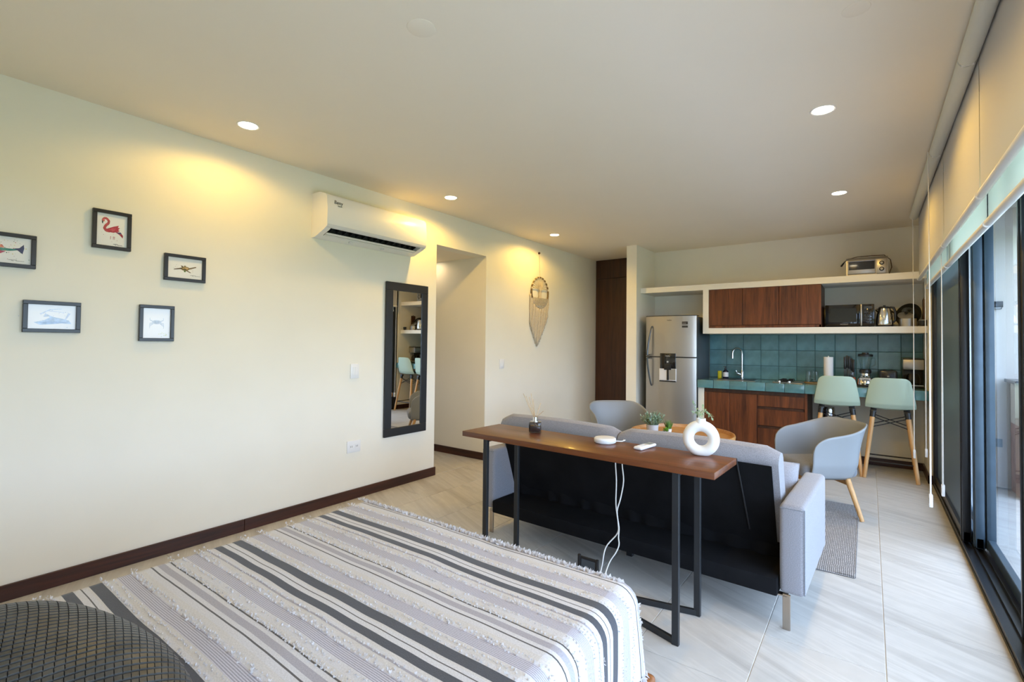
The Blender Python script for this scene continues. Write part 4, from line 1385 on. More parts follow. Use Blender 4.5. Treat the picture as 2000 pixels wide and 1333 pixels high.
# donut vase
s = thing('donut_vase', 'white ring-shaped ceramic vase with a hole at the right end of the console', 'vase', (-0.650, 2.417, ZTB))
s.rotation_euler = (0, 0, math.radians(9))
RM, rm = 0.0575, 0.0255
q = MB()
def tor(u, v):
    a, b_ = 2 * PI * u, 2 * PI * v
    wx = rm * (1.0 + 0.12 * math.cos(a * 1.0 - PI / 2) * -1)
    x = (RM + rm * math.cos(b_)) * math.cos(a)
    z = (RM * 1.0 + rm * math.cos(b_)) * math.sin(a) * 1.04 + 0.080
    y = rm * 1.05 * math.sin(b_)
    z = max(z, 0.0006)
    return (x, y, z)
q.grid(tor, 64, 24)
q.build('ring_body', M_['vase'], s, ang=180)
q = MB().lathe([(0.044, 0.134), (0.036, 0.146), (0.0275, 0.154), (0.0225, 0.162), (0.0205, 0.171), (0.0215, 0.176), (0.018, 0.1765), (0.0165, 0.165), (0.0, 0.162)], 28)
q.v = [(x, y * min(1.0, 0.0235 / max(1e-6, math.hypot(x, y))) if z < 0.165 else y, z) for x, y, z in q.v]   # the neck narrows front to back into the ring
q.build('neck', M_['vase'], s, ang=60)
def leaf(mb, base, d, up, L, wd, m=0, curl=0.2):
    d = Vector(d).normalized()
    s_ = d.cross(Vector(up)).normalized()
    n_ = s_.cross(d).normalized()
    b0 = Vector(base)
    vs = [b0, b0 + d * L * 0.4 + s_ * wd + n_ * curl * wd, b0 + d * L * 0.4 - s_ * wd + n_ * curl * wd, b0 + d * L * 0.45 - n_ * 0.0005, b0 + d * L * 0.8 + s_ * wd * 0.6, b0 + d * L * 0.8 - s_ * wd * 0.6, b0 + d * L]
    mb.add(vs, [(0, 1, 3), (0, 3, 2), (1, 4, 3), (2, 3, 5), (3, 4, 6), (3, 6, 5)], m)
rng = random.Random(9)
RT = Vector((0.8058, 0.5922, 0.0))     # along the picture plane of the room's view axis is not used: plain room direction
def sprig(lab, pts):
    t = thing('eucalyptus_sprig', lab, 'sprig', (-0.650, 2.417, ZTB + 0.150), 0, 'eucalyptus sprigs in the donut vase')
    MB().tube(pts, 0.0011, 6).build('stem', M_['leaf4'], t)
    q = MB()
    P = [Vector(p) for p in pts]
    for i in range(1, len(P)):
        for k in (0.3, 0.75):
            b_ = P[i - 1].lerp(P[i], k)
            if b_.z < 0.028: continue
            ax = (P[i] - P[i - 1]).normalized()
            for sgn in (-1, 1):
                sd = ax.cross(Vector((rng.uniform(-1, 1), rng.uniform(-1, 1), 0.3))).normalized() * sgn
                leaf(q, b_, ax * 0.5 + sd, (0, 0, 1), rng.uniform(0.013, 0.020), 0.0048)
    leaf(q, P[-1], P[-1] - P[-2], (0, 1, 0), 0.018, 0.005)
    q.build('leaves', M_['leaf4'], t, ang=180, fixn=False)
def rp(r, up, dp=0.0):   # right, up, away in plain room axes (table runs along x)
    return (0.81 * r - 0.58 * dp, 0.59 * r + 0.81 * dp, up)
sprig('eucalyptus sprig arching to the right out of the donut vase', [rp(0, 0), rp(0.006, 0.035), rp(0.016, 0.060, 0.004), rp(0.032, 0.058, 0.006), rp(0.046, 0.042, 0.006), rp(0.052, 0.030, 0.006)])
sprig('eucalyptus sprig leaning left and tall out of the donut vase', [rp(0, 0), rp(-0.006, 0.035), rp(-0.018, 0.058), rp(-0.028, 0.080, 0.004), rp(-0.033, 0.094, 0.004)])
sprig('short eucalyptus sprig in the middle of the donut vase', [rp(0, 0), rp(0, 0.033), rp(-0.004, 0.048, -0.01), rp(-0.010, 0.056, -0.014)])
sprig('upright eucalyptus sprig at the right of the vase mouth', [rp(0, 0), rp(0.006, 0.035), rp(0.012, 0.055, 0.01), rp(0.013, 0.075, 0.012)])
sprig('low leafy eucalyptus sprig at the left of the vase mouth', [rp(0, 0), rp(-0.005, 0.034, 0.005), rp(-0.018, 0.045, 0.01), rp(-0.026, 0.05, 0.012)])

# cables and floor socket
c1 = [(-1.111, 2.488, 0.742), (-1.111, 2.47, 0.663), (-1.105, 2.47, 0.562), (-1.107, 2.47, 0.438), (-1.094, 2.47, 0.345), (-1.097, 2.47, 0.284), (-1.144, 2.45, 0.219), (-1.155, 2.43, 0.179), (-1.157, 2.41, 0.117), (-1.155, 2.36, 0.06), (-1.165, 2.33, 0.022)]
c2 = [(-1.073, 2.488, 0.742), (-1.073, 2.47, 0.663), (-1.064, 2.47, 0.569), (-1.081, 2.47, 0.471), (-1.100, 2.47, 0.399), (-1.089, 2.47, 0.318), (-1.084, 2.454, 0.27), (-1.074, 2.438, 0.237), (-1.084, 2.422, 0.2), (-1.114, 2.406, 0.144), (-1.13, 2.36, 0.06), (-1.145, 2.33, 0.022)]
def smooth(pts, k=4):
    P = [Vector(p) for p in pts]
    out = []
    for i in range(len(P) - 1):
        p0, p1, p2, p3 = P[max(0, i - 1)], P[i], P[i + 1], P[min(len(P) - 1, i + 2)]
        for j in range(k):
            t = j / k
            out.append(0.5 * ((2 * p1) + (-p0 + p2) * t + (2 * p0 - 5 * p1 + 4 * p2 - p3) * t * t + (-p0 + 3 * p1 - 3 * p2 + p3) * t ** 3))
    out.append(P[-1])
    return out
for c_, lab in ((c1, 'white cable hanging behind the console table, the left of two'), (c2, 'white cable hanging behind the console table, the right of two')):
    o = MB().tube(smooth(c_), 0.0034, 8).build('cable', M_['cord'], None)
    tag(o, lab, 'cable', 'white cables to the floor socket')
s = thing('floor_socket', 'dark floor socket with its lid standing open under the console table', 'floor socket', (-1.225, 2.34, 0))
MB().box(-0.075, -0.055, 0.0003, 0.075, 0.055, 0.012, bev=0.002, seg=1).build('base', M_['greymetal'], s)
MB().box(0.03, -0.025, 0.012, 0.095, 0.02, 0.030, bev=0.004).build('plug', M_['label'], s)
l_ = MB().box(-0.06, 0.046, 0.012, 0.052, 0.054, 0.146, bev=0.002, seg=1)
l_.box(-0.066, 0.042, 0.012, -0.050, 0.056, 0.152, bev=0.002, seg=1)
l_.box(0.042, 0.042, 0.012, 0.058, 0.056, 0.148, bev=0.002, seg=1)
lo = l_.build('lid', M_['blackp'], s)
MB().box(-0.044, 0.0445, 0.02, 0.038, 0.046, 0.132).build('lid_plate', M_['greyg'], lo)

# ================================================================== SOFA
SF = thing('sofa', 'light grey fabric sofa seen from behind, its back lined in black cloth', 'sofa', (-1.2065, 2.596, 0), math.radians(-2.25))
MB().box(-0.862, -0.022, 0.150, 0.862, 0.72, 0.232, bev=0.008).build('base_frame', M_['blackcloth'], SF)
MB().box(-0.86, 0.26, 0.232, -0.004, 0.80, 0.395, bev=0.045, seg=4).build('seat_cushion', M_['fab'], SF)
MB().box(0.004, 0.26, 0.232, 0.86, 0.80, 0.395, bev=0.045, seg=4).build('seat_cushion', M_['fab'], SF)
for sx in (-1, 1):
    xa, xb = (0.866, 0.972) if sx > 0 else (-0.972, -0.866)
    a = MB().box(xa, 0.0, 0.165, xb, 0.76, 0.572, bev=0.022, seg=4).build('arm', M_['fab'], SF)
    q = MB().tube([(sx * 0.969, 0.004, 0.178), (sx * 0.969, 0.002, 0.56)], 0.0022, 6)
    q.tube([(sx * 0.870, 0.001, 0.555), (sx * 0.962, 0.001, 0.555)], 0.0020, 6)
    q.build('seam', M_['fabd'], a)
# backrest: two halves leaning towards the console table
def back(xa, xb, rise):
    prof_ = [(0.245, 0.275), (0.185, 0.44), (0.125, 0.62), (0.088, 0.735), (0.088, 0.758), (0.108, 0.790), (0.150, 0.803), (0.190, 0.792), (0.212, 0.765), (0.255, 0.60), (0.36, 0.33), (0.355, 0.29)]
    n = 14
    q = MB()
    k = len(prof_)
    vs = []
    for i in range(n + 1):
        t = i / n
        x = xa + (xb - xa) * t
        e = min(t, 1 - t) * (xb - xa)
        sh = 1 - 0.5 * max(0, 1 - e / 0.035) ** 2
        dz = 0.010 * math.sin(PI * t) + rise * 0
        cy = sum(p[0] for p in prof_) / k
        for y, z in prof_:
            up_ = max(0, (z - 0.5) / 0.3)
            vs.append((x, y, z + (dz - (1 - sh) * 0.05) * up_))
    fs = []
    for i in range(n):
        for j in range(k):
            fs.append((i * k + j, (i + 1) * k + j, (i + 1) * k + (j + 1) % k, i * k + (j + 1) % k))
    fs.append(tuple(range(k)))
    fs.append(tuple(n * k + j for j in range(k - 1, -1, -1)))
    q.add(vs, fs)
    return q.build('backrest', M_['fab'], SF, ang=40, sub=0)
back(-0.885, -0.004, 0)
back(0.004, 0.850, 0)
q = MB()
def lining(u, v):
    x = -0.868 + u * 1.690
    z = 0.290 + v * 0.430
    y = 0.245 + (z - 0.275) / (0.735 - 0.275) * (0.088 - 0.245)
    sag = 0.006 * noise.noise(Vector((x * 5, z * 6, 1))) + 0.010 * max(0, noise.noise(Vector((x * 3, 1, 5)))) * (1 - v)
    edge = min(u, 1 - u, v, 1 - v)
    return (x, y - 0.014 - abs(sag) * min(1, edge * 12), z)
q.grid(lining, 60, 20)
q.build('back_lining', M_['blackcloth'], SF, ang=180)
q = MB()
def skirt2(u, v):
    x = -0.868 + u * 1.70
    f = 0.012 * math.sin(u * 70 + 4 * noise.noise(Vector((u * 9, 0, 0)))) * v
    return (x, 0.222 + 0.01 * v + f, 0.315 - 0.082 * v)
q.grid(skirt2, 90, 4)
q.build('gathered_cloth', M_['blackcloth'], SF, ang=180)
MB().tube([(0.665, 0.068, 0.735), (0.70, 0.19, 0.36)], 0.004, 6).build('back_strut', M_['blackm'], SF)
for sx in (-1, 1):
    for yy in (0.012, 0.70):
        q = MB().box(sx * 0.895 - 0.016, yy - 0.004, 0.0, sx * 0.895 + 0.016, yy + 0.006, 0.160, bev=0.0015, seg=1)
        q.box(sx * 0.85 - 0.05, yy - 0.004, 0.1485, sx * 0.85 + 0.05, yy + 0.03, 0.1545)
        q.build('leg', M_['chromed'], SF)
MB().box(-0.018, 0.27, 0.0, 0.018, 0.30, 0.152).build('middle_leg', M_['blackm'], SF)
def cushion(name, lab, loc, rot, w_, h_, t_, m):
    c = thing(name, lab, 'cushion', loc)
    c.rotation_euler = rot
    def f(side):
        def fn(u, v):
            s, t = -1 + 2 * u, -1 + 2 * v
            h = (max(0, 1 - abs(s) ** 3.0) * max(0, 1 - abs(t) ** 3.0)) ** 0.5
            return (w_ * s * (1 - 0.06 * (1 - t * t) * abs(s) ** 3), side * t_ * h + 0.006 * noise.noise(Vector((s * 2, t * 2, side))), h_ * t * (1 - 0.06 * (1 - s * s) * abs(t) ** 3))
        return fn
    q = MB()
    q.grid(f(1), 26, 26)
    q.grid(f(-1), 26, 26)
    q.build('cover', m, c, ang=180)
    pp = []
    for i in range(64):
        a = 2 * PI * i / 64
        cx, sx_ = math.cos(a), math.sin(a)
        k = 1 / max(abs(cx), abs(sx_))
        s, t = cx * k, sx_ * k
        pp.append((w_ * s * (1 - 0.06 * (1 - t * t) * abs(s) ** 3), 0, h_ * t * (1 - 0.06 * (1 - s * s) * abs(t) ** 3)))
    MB().tube(pp, 0.0035, 6, closed=True).build('piping', m, c)
    return c
cushion('sofa_cushion', 'light grey cushion at the right end of the sofa against the arm', (-0.455, 3.05, 0.528), (-0.45, 0.14, 0.35), 0.150, 0.150, 0.075, M_['fab'])

# ================================================================== RUG
def rug_mat():
    m = bpy.data.materials.new('woven_rug')
    n, l, p = nodes(m)
    tc = n.new('ShaderNodeTexCoord')
    br = n.new('ShaderNodeTexBrick')
    br.offset = 0.5
    br.inputs['Color1'].default_value = (*hexc('b9b5b3'), 1)
    br.inputs['Color2'].default_value = (*hexc('a3a09f'), 1)
    br.inputs['Mortar'].default_value = (*hexc('63605f'), 1)
    br.inputs['Scale'].default_value = 1.0
    br.inputs['Brick Width'].default_value = 0.020
    br.inputs['Row Height'].default_value = 0.0095
    br.inputs['Mortar Size'].default_value = 0.0022
    mp = n.new('ShaderNodeMapping')
    mp.inputs['Rotation'].default_value = (0, 0, PI / 2)
    nz = n.new('ShaderNodeTexNoise'); nz.inputs['Scale'].default_value = 25
    l.new(tc.outputs['Object'], nz.inputs['Vector'])
    vm = n.new('ShaderNodeVectorMath'); vm.operation = 'MULTIPLY_ADD'; vm.inputs[1].default_value = (0.006, 0.006, 0)
    l.new(nz.outputs['Color'], vm.inputs[0]); l.new(tc.outputs['Object'], vm.inputs[2])
    l.new(vm.outputs[0], mp.inputs['Vector'])
    l.new(mp.outputs[0], br.inputs['Vector'])
    n2 = n.new('ShaderNodeTexNoise'); n2.inputs['Scale'].default_value = 90; n2.inputs['Detail'].default_value = 4
    l.new(tc.outputs['Object'], n2.inputs['Vector'])
    mr = n.new('ShaderNodeMapRange'); mr.inputs[3].default_value = 0.7; mr.inputs[4].default_value = 1.3
    l.new(n2.outputs[0], mr.inputs[0])
    v2 = n.new('ShaderNodeVectorMath'); v2.operation = 'SCALE'
    l.new(br.outputs[0], v2.inputs[0]); l.new(mr.outputs[0], v2.inputs['Scale'])
    l.new(v2.outputs[0], p.inputs['Base Color'])
    p.inputs['Roughness'].default_value = 0.95
    bp = n.new('ShaderNodeBump'); bp.inputs['Strength'].default_value = 0.5; bp.inputs['Distance'].default_value = 0.003
    l.new(br.outputs['Fac'], bp.inputs['Height'])
    bp.invert = True
    l.new(bp.outputs[0], p.inputs['Normal'])
    return m
q = MB()
def rugf(u, v):
    x, y = -1.20 + 2.24 * u, -0.755 + 1.51 * v
    return (x, y, 0.0085 + 0.0015 * noise.noise(Vector((x * 3, y * 3, 0))) + 0.004 * (v < 0.03) * max(0, math.sin(u * 40)))
q.grid(rugf, 80, 50)
q.grid(lambda u, v: (-1.20 + 2.24 * u, -0.755 + 1.51 * v, 0.0006), 1, 1)
for a, b_ in (((-1.20, -0.755), (1.04, -0.755)), ((-1.20, 0.755), (1.04, 0.755)), ((1.04, -0.755), (1.04, 0.755)), ((-1.2, -0.755), (-1.2, 0.755))):
    q.tube([(a[0], a[1], 0.0052), (b_[0], b_[1], 0.0052)], 0.0045, 6)
o = q.build('rug', rug_mat(), None, loc=(-1.115, 4.118, 0), ang=60, fixn=False)
o.rotation_euler = (0, 0, math.radians(0.3))
tag(o, 'grey and white woven rug on the tiles between sofa and kitchen', 'rug')

# ================================================================== TUB CHAIRS
def tub_chair(label, loc, rz):
    t = thing('tub_chair', label, 'chair', loc, rz, 'grey tub chairs')
    # plan: front is +y, U-shaped wall from the left arm front round the back to the right arm front
    def plan(u, wv, dv, back, front):
        # u in [-1,1]; returns (x, y) on a U of half width wv, back at y=-back, front ends at y=front
        a = u
        k = 0.62
        if abs(a) <= k:
            ph = a / k * PI / 2
            return wv * math.copysign(abs(math.sin(ph)) ** 0.85, ph), -back + (back - dv) * (1 - abs(math.cos(ph)) ** 0.85)
        f = (abs(a) - k) / (1 - k)
        return math.copysign(wv * (1 - 0.04 * f), a), -dv + (front + dv) * f
    def rim(u):
        a = abs(u)
        f = max(0.0, min(1.0, (a - 0.20) / 0.60))
        f = f * f * (3 - 2 * f)
        z = 0.705 - 0.085 * f
        if a > 0.72:
            g = min(1.0, (a - 0.72) / 0.28)
            z -= 0.125 * (1 - math.sqrt(max(0.0, 1 - g * g)))
        return z
    zb = 0.285
    def shell(uu, v):
        u = -1 + 2 * uu
        zr = rim(u)
        z = zb + (zr - zb) * v
        h = (z - zb) / 0.42
        wv = 0.215 + 0.040 * min(1, h * 4) ** 0.6 + 0.045 * h ** 2.4
        bk = 0.195 + 0.045 * min(1, h * 4) ** 0.6 + 0.065 * h ** 2.2
        x, y = plan(u, wv, 0.03 + 0.02 * h, bk, 0.20 + 0.0 * h)
        return (x, y, z)
    q = MB().grid(shell, 96, 18)
    q.build('shell', M_['shellg'], t, ang=60, solid=0.010, off=0)
    def pan(uu, v):
        u = -1 + 2 * uu
        x, y = plan(u, 0.215, 0.03, 0.195, 0.20)
        c = Vector((0, 0.05))
        return (x * v, c.y + (y - c.y) * v, zb - 0.022 + 0.024 * v ** 3)
    MB().grid(pan, 48, 8).build('seat_pan', M_['shellg'], t, ang=80, solid=0.010, off=0)
    q = MB().box(-0.205, -0.20, 0.285, 0.205, 0.235, 0.395, bev=0.045, seg=4)
    q.build('seat_pad', M_['fabd'], t)
    MB().box(-0.20, -0.125, 0.235, 0.20, -0.100, 0.275, bev=0.004).build('cross_rail', M_['oakh'], t)
    MB().box(-0.20, 0.14, 0.235, 0.20, 0.165, 0.275, bev=0.004).build('cross_rail', M_['oakh'], t)
    for sx in (-1, 1):
        for y0, y1 in ((-0.10, -0.13), (0.15, 0.235)):
            MB().tube([(sx * 0.207, y0, 0.292), (sx * 0.207, y0, 0.28), (sx * 0.315, y1, 0.0)], [0.019, 0.020, 0.0145], 14).build('leg', M_['oak'], t)
    return t
def face(vx, vy):      # rotation that turns local +y to (vx, vy)
    return math.atan2(-vx, vy)
tub_chair('grey plastic tub chair by the window side, left arm towards the camera', (-0.345, 4.655, 0.0), face(-0.786, -0.62))
tub_chair('grey plastic tub chair at the far left in front of the closet door', (-2.02, 4.58, 0.0), face(0.62, -0.78))

# ================================================================== COFFEE TABLE
s = thing('coffee_table', 'round honey-coloured wooden tray table on splayed legs beyond the sofa', 'table', (-1.262, 4.115, 0))
MB().lathe([(0.0, 0.530), (0.387, 0.530), (0.405, 0.538), (0.410, 0.565), (0.407, 0.582), (0.397, 0.582), (0.391, 0.555), (0.0, 0.553)], 56).build('tray_top', M_['oakh'], s)
q = MB()
for a in (0.55, 0.55 + PI):
    q.box(0.3995, -0.05, 0.558, 0.4115, 0.05, 0.572, rot=(0, 0, a), piv=(0, 0, 0.5))
q.build('grip_slot', M_['blackm'], s)
MB().box(-0.22, -0.22, 0.506, 0.22, 0.22, 0.530, bev=0.006).build('under_frame', M_['oak'], s)
for k in range(4):
    a = PI / 4 + k * PI / 2 + 0.2
    MB().tube([(0.25 * math.cos(a), 0.25 * math.sin(a), 0.528), (0.35 * math.cos(a), 0.35 * math.sin(a), 0.0)], [0.020, 0.013], 12).build('leg', M_['oak'], s)

def pot(mb, r0, r1, h):
    mb.lathe([(0.0, 0.0005), (r0, 0.0005), (r1, h), (r1 - 0.004, h), (r1 - 0.006, h * 0.8), (0.0, h * 0.8)], 28)
    return mb
rng = random.Random(21)
s = thing('potted_plant', 'bushy grey-green potted plant in a grey pot on the round table', 'plant', (-1.438, 3.915, 0.5535))
pot(MB(), 0.056, 0.066, 0.125).build('pot', M_['potgrey'], s)
q = MB()
st = MB()
for i in range(46):
    a = rng.uniform(0, 2 * PI)
    sp = rng.uniform(0.15, 1.0)
    d = Vector((math.cos(a) * sp, math.sin(a) * sp, rng.uniform(0.75, 1.35))).normalized()
    L = rng.uniform(0.10, 0.165)
    b0 = Vector((math.cos(a) * 0.035 * sp, math.sin(a) * 0.035 * sp, 0.10))
    pts = [b0 + d * L * t + Vector((0, 0, -0.02 * sp * t * t)) for t in (0, 0.35, 0.7, 1)]
    st.tube(pts, 0.0013, 5)
    for k in range(1, 8):
        t = k / 7
        b_ = b0 + d * L * t + Vector((0, 0, -0.02 * sp * t * t))
        for sgn in (-1, 1):
            sd = Vector((rng.uniform(-1, 1), rng.uniform(-1, 1), rng.uniform(-0.2, 0.9)))
            leaf(q, b_, d * 0.7 + sd * 0.8, (0, 0, 1), rng.uniform(0.022, 0.034), 0.0082)
st.build('stems', M_['leaf3'], s, fixn=False)
tag(q.build('foliage', M_['leaf1'], s, ang=180, fixn=False), kind='stuff')

s.scale = (0.75, 0.75, 0.75)
s = thing('potted_succulent', 'bright green succulent in a small pale pot on the round table', 'plant', (-1.340, 3.945, 0.5535))
pot(MB(), 0.024, 0.034, 0.058).build('pot', M_['potgrey'], s)
q = MB()
for i in range(60):
    a = rng.uniform(0, 2 * PI)
    el = rng.uniform(0.1, 1.4)
    d = Vector((math.cos(a) * math.cos(el), math.sin(a) * math.cos(el), math.sin(el)))
    leaf(q, Vector((0, 0, 0.052)) + d * rng.uniform(0.012, 0.035), d + Vector((0, 0, 0.15)), (0.1, 0.2, 1), rng.uniform(0.018, 0.026), 0.008)
tag(q.build('foliage', M_['leaf2'], s, ang=180, fixn=False), kind='stuff')
s.scale = (0.72, 0.72, 0.78)
s = thing('potted_grass', 'spiky grass plant in a small white pot behind the succulent', 'plant', (-1.345, 4.035, 0.5535))
pot(MB(), 0.024, 0.034, 0.062).build('pot', M_['white'], s)
q = MB()
for i in range(70):
    a = rng.uniform(0, 2 * PI)
    sp = rng.uniform(0.0, 0.55)
    d = Vector((math.cos(a) * sp, math.sin(a) * sp, 1)).normalized()
    leaf(q, Vector((math.cos(a) * 0.014, math.sin(a) * 0.014, 0.05)), d, (math.sin(a), math.cos(a), 0.1), rng.uniform(0.06, 0.105), 0.0036, curl=0.0)
tag(q.build('foliage', M_['leaf3'], s, ang=180, fixn=False), kind='stuff')

s.scale = (0.78, 0.78, 0.85)
# ================================================================== BAR STOOLS
def stool(label, x, y, rz):
    t = thing('bar_stool', label, 'stool', (x, y, 0), rz, 'mint bar stools at the worktop')
    pr = [(0.205, 0.688), (0.19, 0.702), (0.12, 0.690), (0.02, 0.676), (-0.08, 0.674), (-0.145, 0.690), (-0.178, 0.735), (-0.195, 0.80), (-0.212, 0.88), (-0.228, 0.955), (-0.236, 0.998)]
    wd = [0.172, 0.182, 0.188, 0.192, 0.198, 0.204, 0.203, 0.193, 0.178, 0.164, 0.155]
    K_ = len(pr) - 1
    def fn(u, v):
        f = v * K_
        i = min(K_ - 1, int(f))
        k = f - i
        y_ = pr[i][0] * (1 - k) + pr[i + 1][0] * k
        z_ = pr[i][1] * (1 - k) + pr[i + 1][1] * k
        w_ = wd[i] * (1 - k) + wd[i + 1] * k
        s = -1 + 2 * u
        sb = max(0.0, min(1.0, (f - 3.6) / 2.0))
        sb = sb * sb * (3 - 2 * sb)
        wing = abs(s) ** 2.6
        zz = z_ + (1 - sb) * 0.030 * wing
        yy = y_ + sb * 0.040 * wing
        # rounded upper corners of the back
        if v > 0.86:
            e = (v - 0.86) / 0.14
            zz -= 0.026 * e * e * abs(s) ** 9
            w_ *= 1 - 0.025 * e * e
        return (w_ * s, yy, zz)
    q = MB().grid(fn, 30, 40)
    q.build('seat_shell', M_['mint'], t, ang=180, solid=0.009, off=-1, sub=1)
    top_, bot = 0.115, 0.205
    L_ = {}
    for sx in (-1, 1):
        for sy in (-1, 1):
            a, b_ = Vector((sx * 0.135, sy * 0.115, 0.655)), Vector((sx * 0.208, sy * 0.215, 0.0))
            L_[(sx, sy)] = (a, b_)
            MB().tube([a.lerp(b_, 0.07), b_], [0.0215, 0.0165], 14).build('leg', M_['oak'], t)
            q = MB().tube([a.lerp(b_, -0.01), a.lerp(b_, 0.085)], [0.025, 0.0245], 12)
            q.box(a.x - 0.026, a.y - 0.022, 0.645, a.x + 0.026, a.y + 0.022, 0.668, bev=0.004)
            q.build('leg_socket', M_['blackp'], t)
    q = MB()
    def on(k, f):
        a, b_ = L_[k]
        return a.lerp(b_, f)
    for p0, p1 in (((-1, -1), (1, -1)), ((-1, 1), (1, 1)), ((-1, -1), (-1, 1)), ((1, -1), (1, 1))):
        for f0, f1 in ((0.08, 0.24), (0.24, 0.08)):
            q.tube([on(p0, f0), on(p1, f1)], 0.0042, 6)
    q.build('cross_wires', M_['black'], t)
    q = MB()
    for p0, p1 in (((-1, -1), (1, -1)), ((1, -1), (1, 1)), ((1, 1), (-1, 1)), ((-1, 1), (-1, -1))):
        q.tube([on(p0, 0.745), on(p1, 0.745)], 0.007, 8)
    q.build('footrest_ring', M_['black'], t)
    return t
stool('mint green bar stool at the worktop nearer the cabinets, left of the pair', -0.285, 6.245, 0.05)
stool('mint green bar stool at the worktop nearer the window, right of the pair', 0.165, 6.235, -0.02)
# ================================================================== ON THE LEFT WALL
inkm = {}
def paint(h):
    if h not in inkm:
        inkm[h] = mat('paint_' + h, h, 0.6, coat=1.0, coatr=0.02, var=0.2, vscale=70)
    return inkm[h]
def frame(label, y0, y1, z0, z1, art):
    hw, hh = (y1 - y0) / 2, (z1 - z0) / 2
    t = thing('picture_frame', label, 'picture', (XL, (y0 + y1) / 2, z0), 0, 'small framed animal prints')
    bw = 0.019
    for nm, a in (('frame_rail', (-hw, 0.0, hw, bw)), ('frame_rail', (-hw, 2 * hh - bw, hw, 2 * hh)), ('frame_stile', (-hw, bw, -hw + bw, 2 * hh - bw)), ('frame_stile', (hw - bw, bw, hw, 2 * hh - bw))):
        MB().box(0.001, a[0], a[1], 0.022, a[2], a[3], bev=0.0015, seg=1).build(nm, M_['blackm'] if False else M_['blackp'], t)
    pr = MB().box(0.002, -hw + bw - 0.002, bw - 0.002, 0.010, hw - bw + 0.002, 2 * hh - bw + 0.002).build('print', M_['paper'], t)
    iw, ih = hw - bw, hh - bw
    mats, q = [], MB()
    lay = 0.0
    for col, poly in art:
        m = paint(col)
        if m not in mats: mats.append(m)
        lay += 0.00003
        o = len(q.v)
        q.add([(0.0101 + lay, p[0] * iw, hh + p[1] * ih) for p in poly], [tuple(range(len(poly)))], mats.index(m))
    if art:
        q.build('painted_animal', mats, pr, ang=180, fixn=False)['kind'] = 'stuff'
    return t
def ell(cx, cy, rx, ry, a=0.0, n=18):
    return [(cx + rx * math.cos(t) * math.cos(a) - ry * math.sin(t) * math.sin(a), cy + rx * math.cos(t) * math.sin(a) + ry * math.sin(t) * math.cos(a)) for t in [2 * PI * i / n for i in range(n)]]
def stroke(pts, w0, w1=None):
    w1 = w0 if w1 is None else w1
    out, back_ = [], []
    n = len(pts)
    for i, p in enumerate(pts):
        a, b_ = pts[max(0, i - 1)], pts[min(n - 1, i + 1)]
        dx, dy = b_[0] - a[0], b_[1] - a[1]
        L = math.hypot(dx, dy) or 1
        w_ = w0 + (w1 - w0) * i / (n - 1)
        out.append((p[0] - dy / L * w_, p[1] + dx / L * w_))
        back_.append((p[0] + dy / L * w_, p[1] - dx / L * w_))
    return out + back_[::-1]
rg = random.Random(3)
def strokes(col, pts, w0, w1=None):
    P = [pts[i:i + 2] for i in range(len(pts) - 1)]
    n = len(pts)
    w1 = w0 if w1 is None else w1
    return [(col, stroke(p, w0 + (w1 - w0) * i / n, w0 + (w1 - w0) * (i + 1) / n)) for i, p in enumerate(P)] + [(col, ell(p[0], p[1], w0 + (w1 - w0) * i / n, (w0 + (w1 - w0) * i / n) * 0.8, 0, 10)) for i, p in enumerate(pts)]
def spl(cols, cx, cy, sx, sy, n, r):
    return [(rg.choice(cols), ell(cx + rg.gauss(0, sx), cy + rg.gauss(0, sy), r * rg.uniform(0.3, 1), r * rg.uniform(0.3, 1), rg.random(), 7)) for _ in range(n)]
sig = [('3a3a34', stroke([(0.1, -0.86), (0.3, -0.84), (0.42, -0.87)], 0.012)), ('3a3a34', stroke([(0.38, -0.9), (0.7, -0.9)], 0.010)), ('3a3a34', stroke([(0.2, -0.9), (0.3, -0.92)], 0.012))]
fl_art = strokes('b5474a', [(-0.62, 0.58), (-0.52, 0.70), (-0.36, 0.70), (-0.22, 0.56), (-0.24, 0.42), (-0.42, 0.25), (-0.50, 0.08), (-0.38, -0.05), (-0.15, -0.06)], 0.065, 0.10)
fl_art += [('b03040', [(-0.42, 0.02), (-0.2, 0.12), (0.1, 0.25), (0.45, 0.36), (0.38, 0.22), (0.52, 0.20), (0.40, 0.08), (0.52, 0.02), (0.38, -0.05), (0.1, -0.14), (-0.2, -0.13)]),
           ('c8505a', [(-0.25, 0.0), (0.0, 0.13), (0.28, 0.16), (0.12, -0.04)]), ('a02638', [(0.2, -0.07), (0.55, -0.06), (0.74, -0.25), (0.72, -0.42), (0.52, -0.24)]),
           ('3d3a66', [(0.30, -0.10), (0.58, -0.06), (0.66, -0.16), (0.45, -0.17)]), ('d06a5e', ell(-0.57, 0.55, 0.09, 0.07)), ('2a2422', [(-0.68, 0.54), (-0.58, 0.50), (-0.60, 0.34), (-0.66, 0.38)])]
for xx in (-0.08, 0.10, 0.18):
    fl_art += [('c06068', stroke([(xx, -0.38), (xx - 0.01, -0.58)], 0.018, 0.010))]
fl_art += spl(['c98a80', 'a04a50'], 0.2, 0.05, 0.4, 0.35, 16, 0.022) + sig
frame('black framed flamingo print, upright, highest of the wall pictures', 0.773, 0.948, 1.805, 2.022, fl_art)
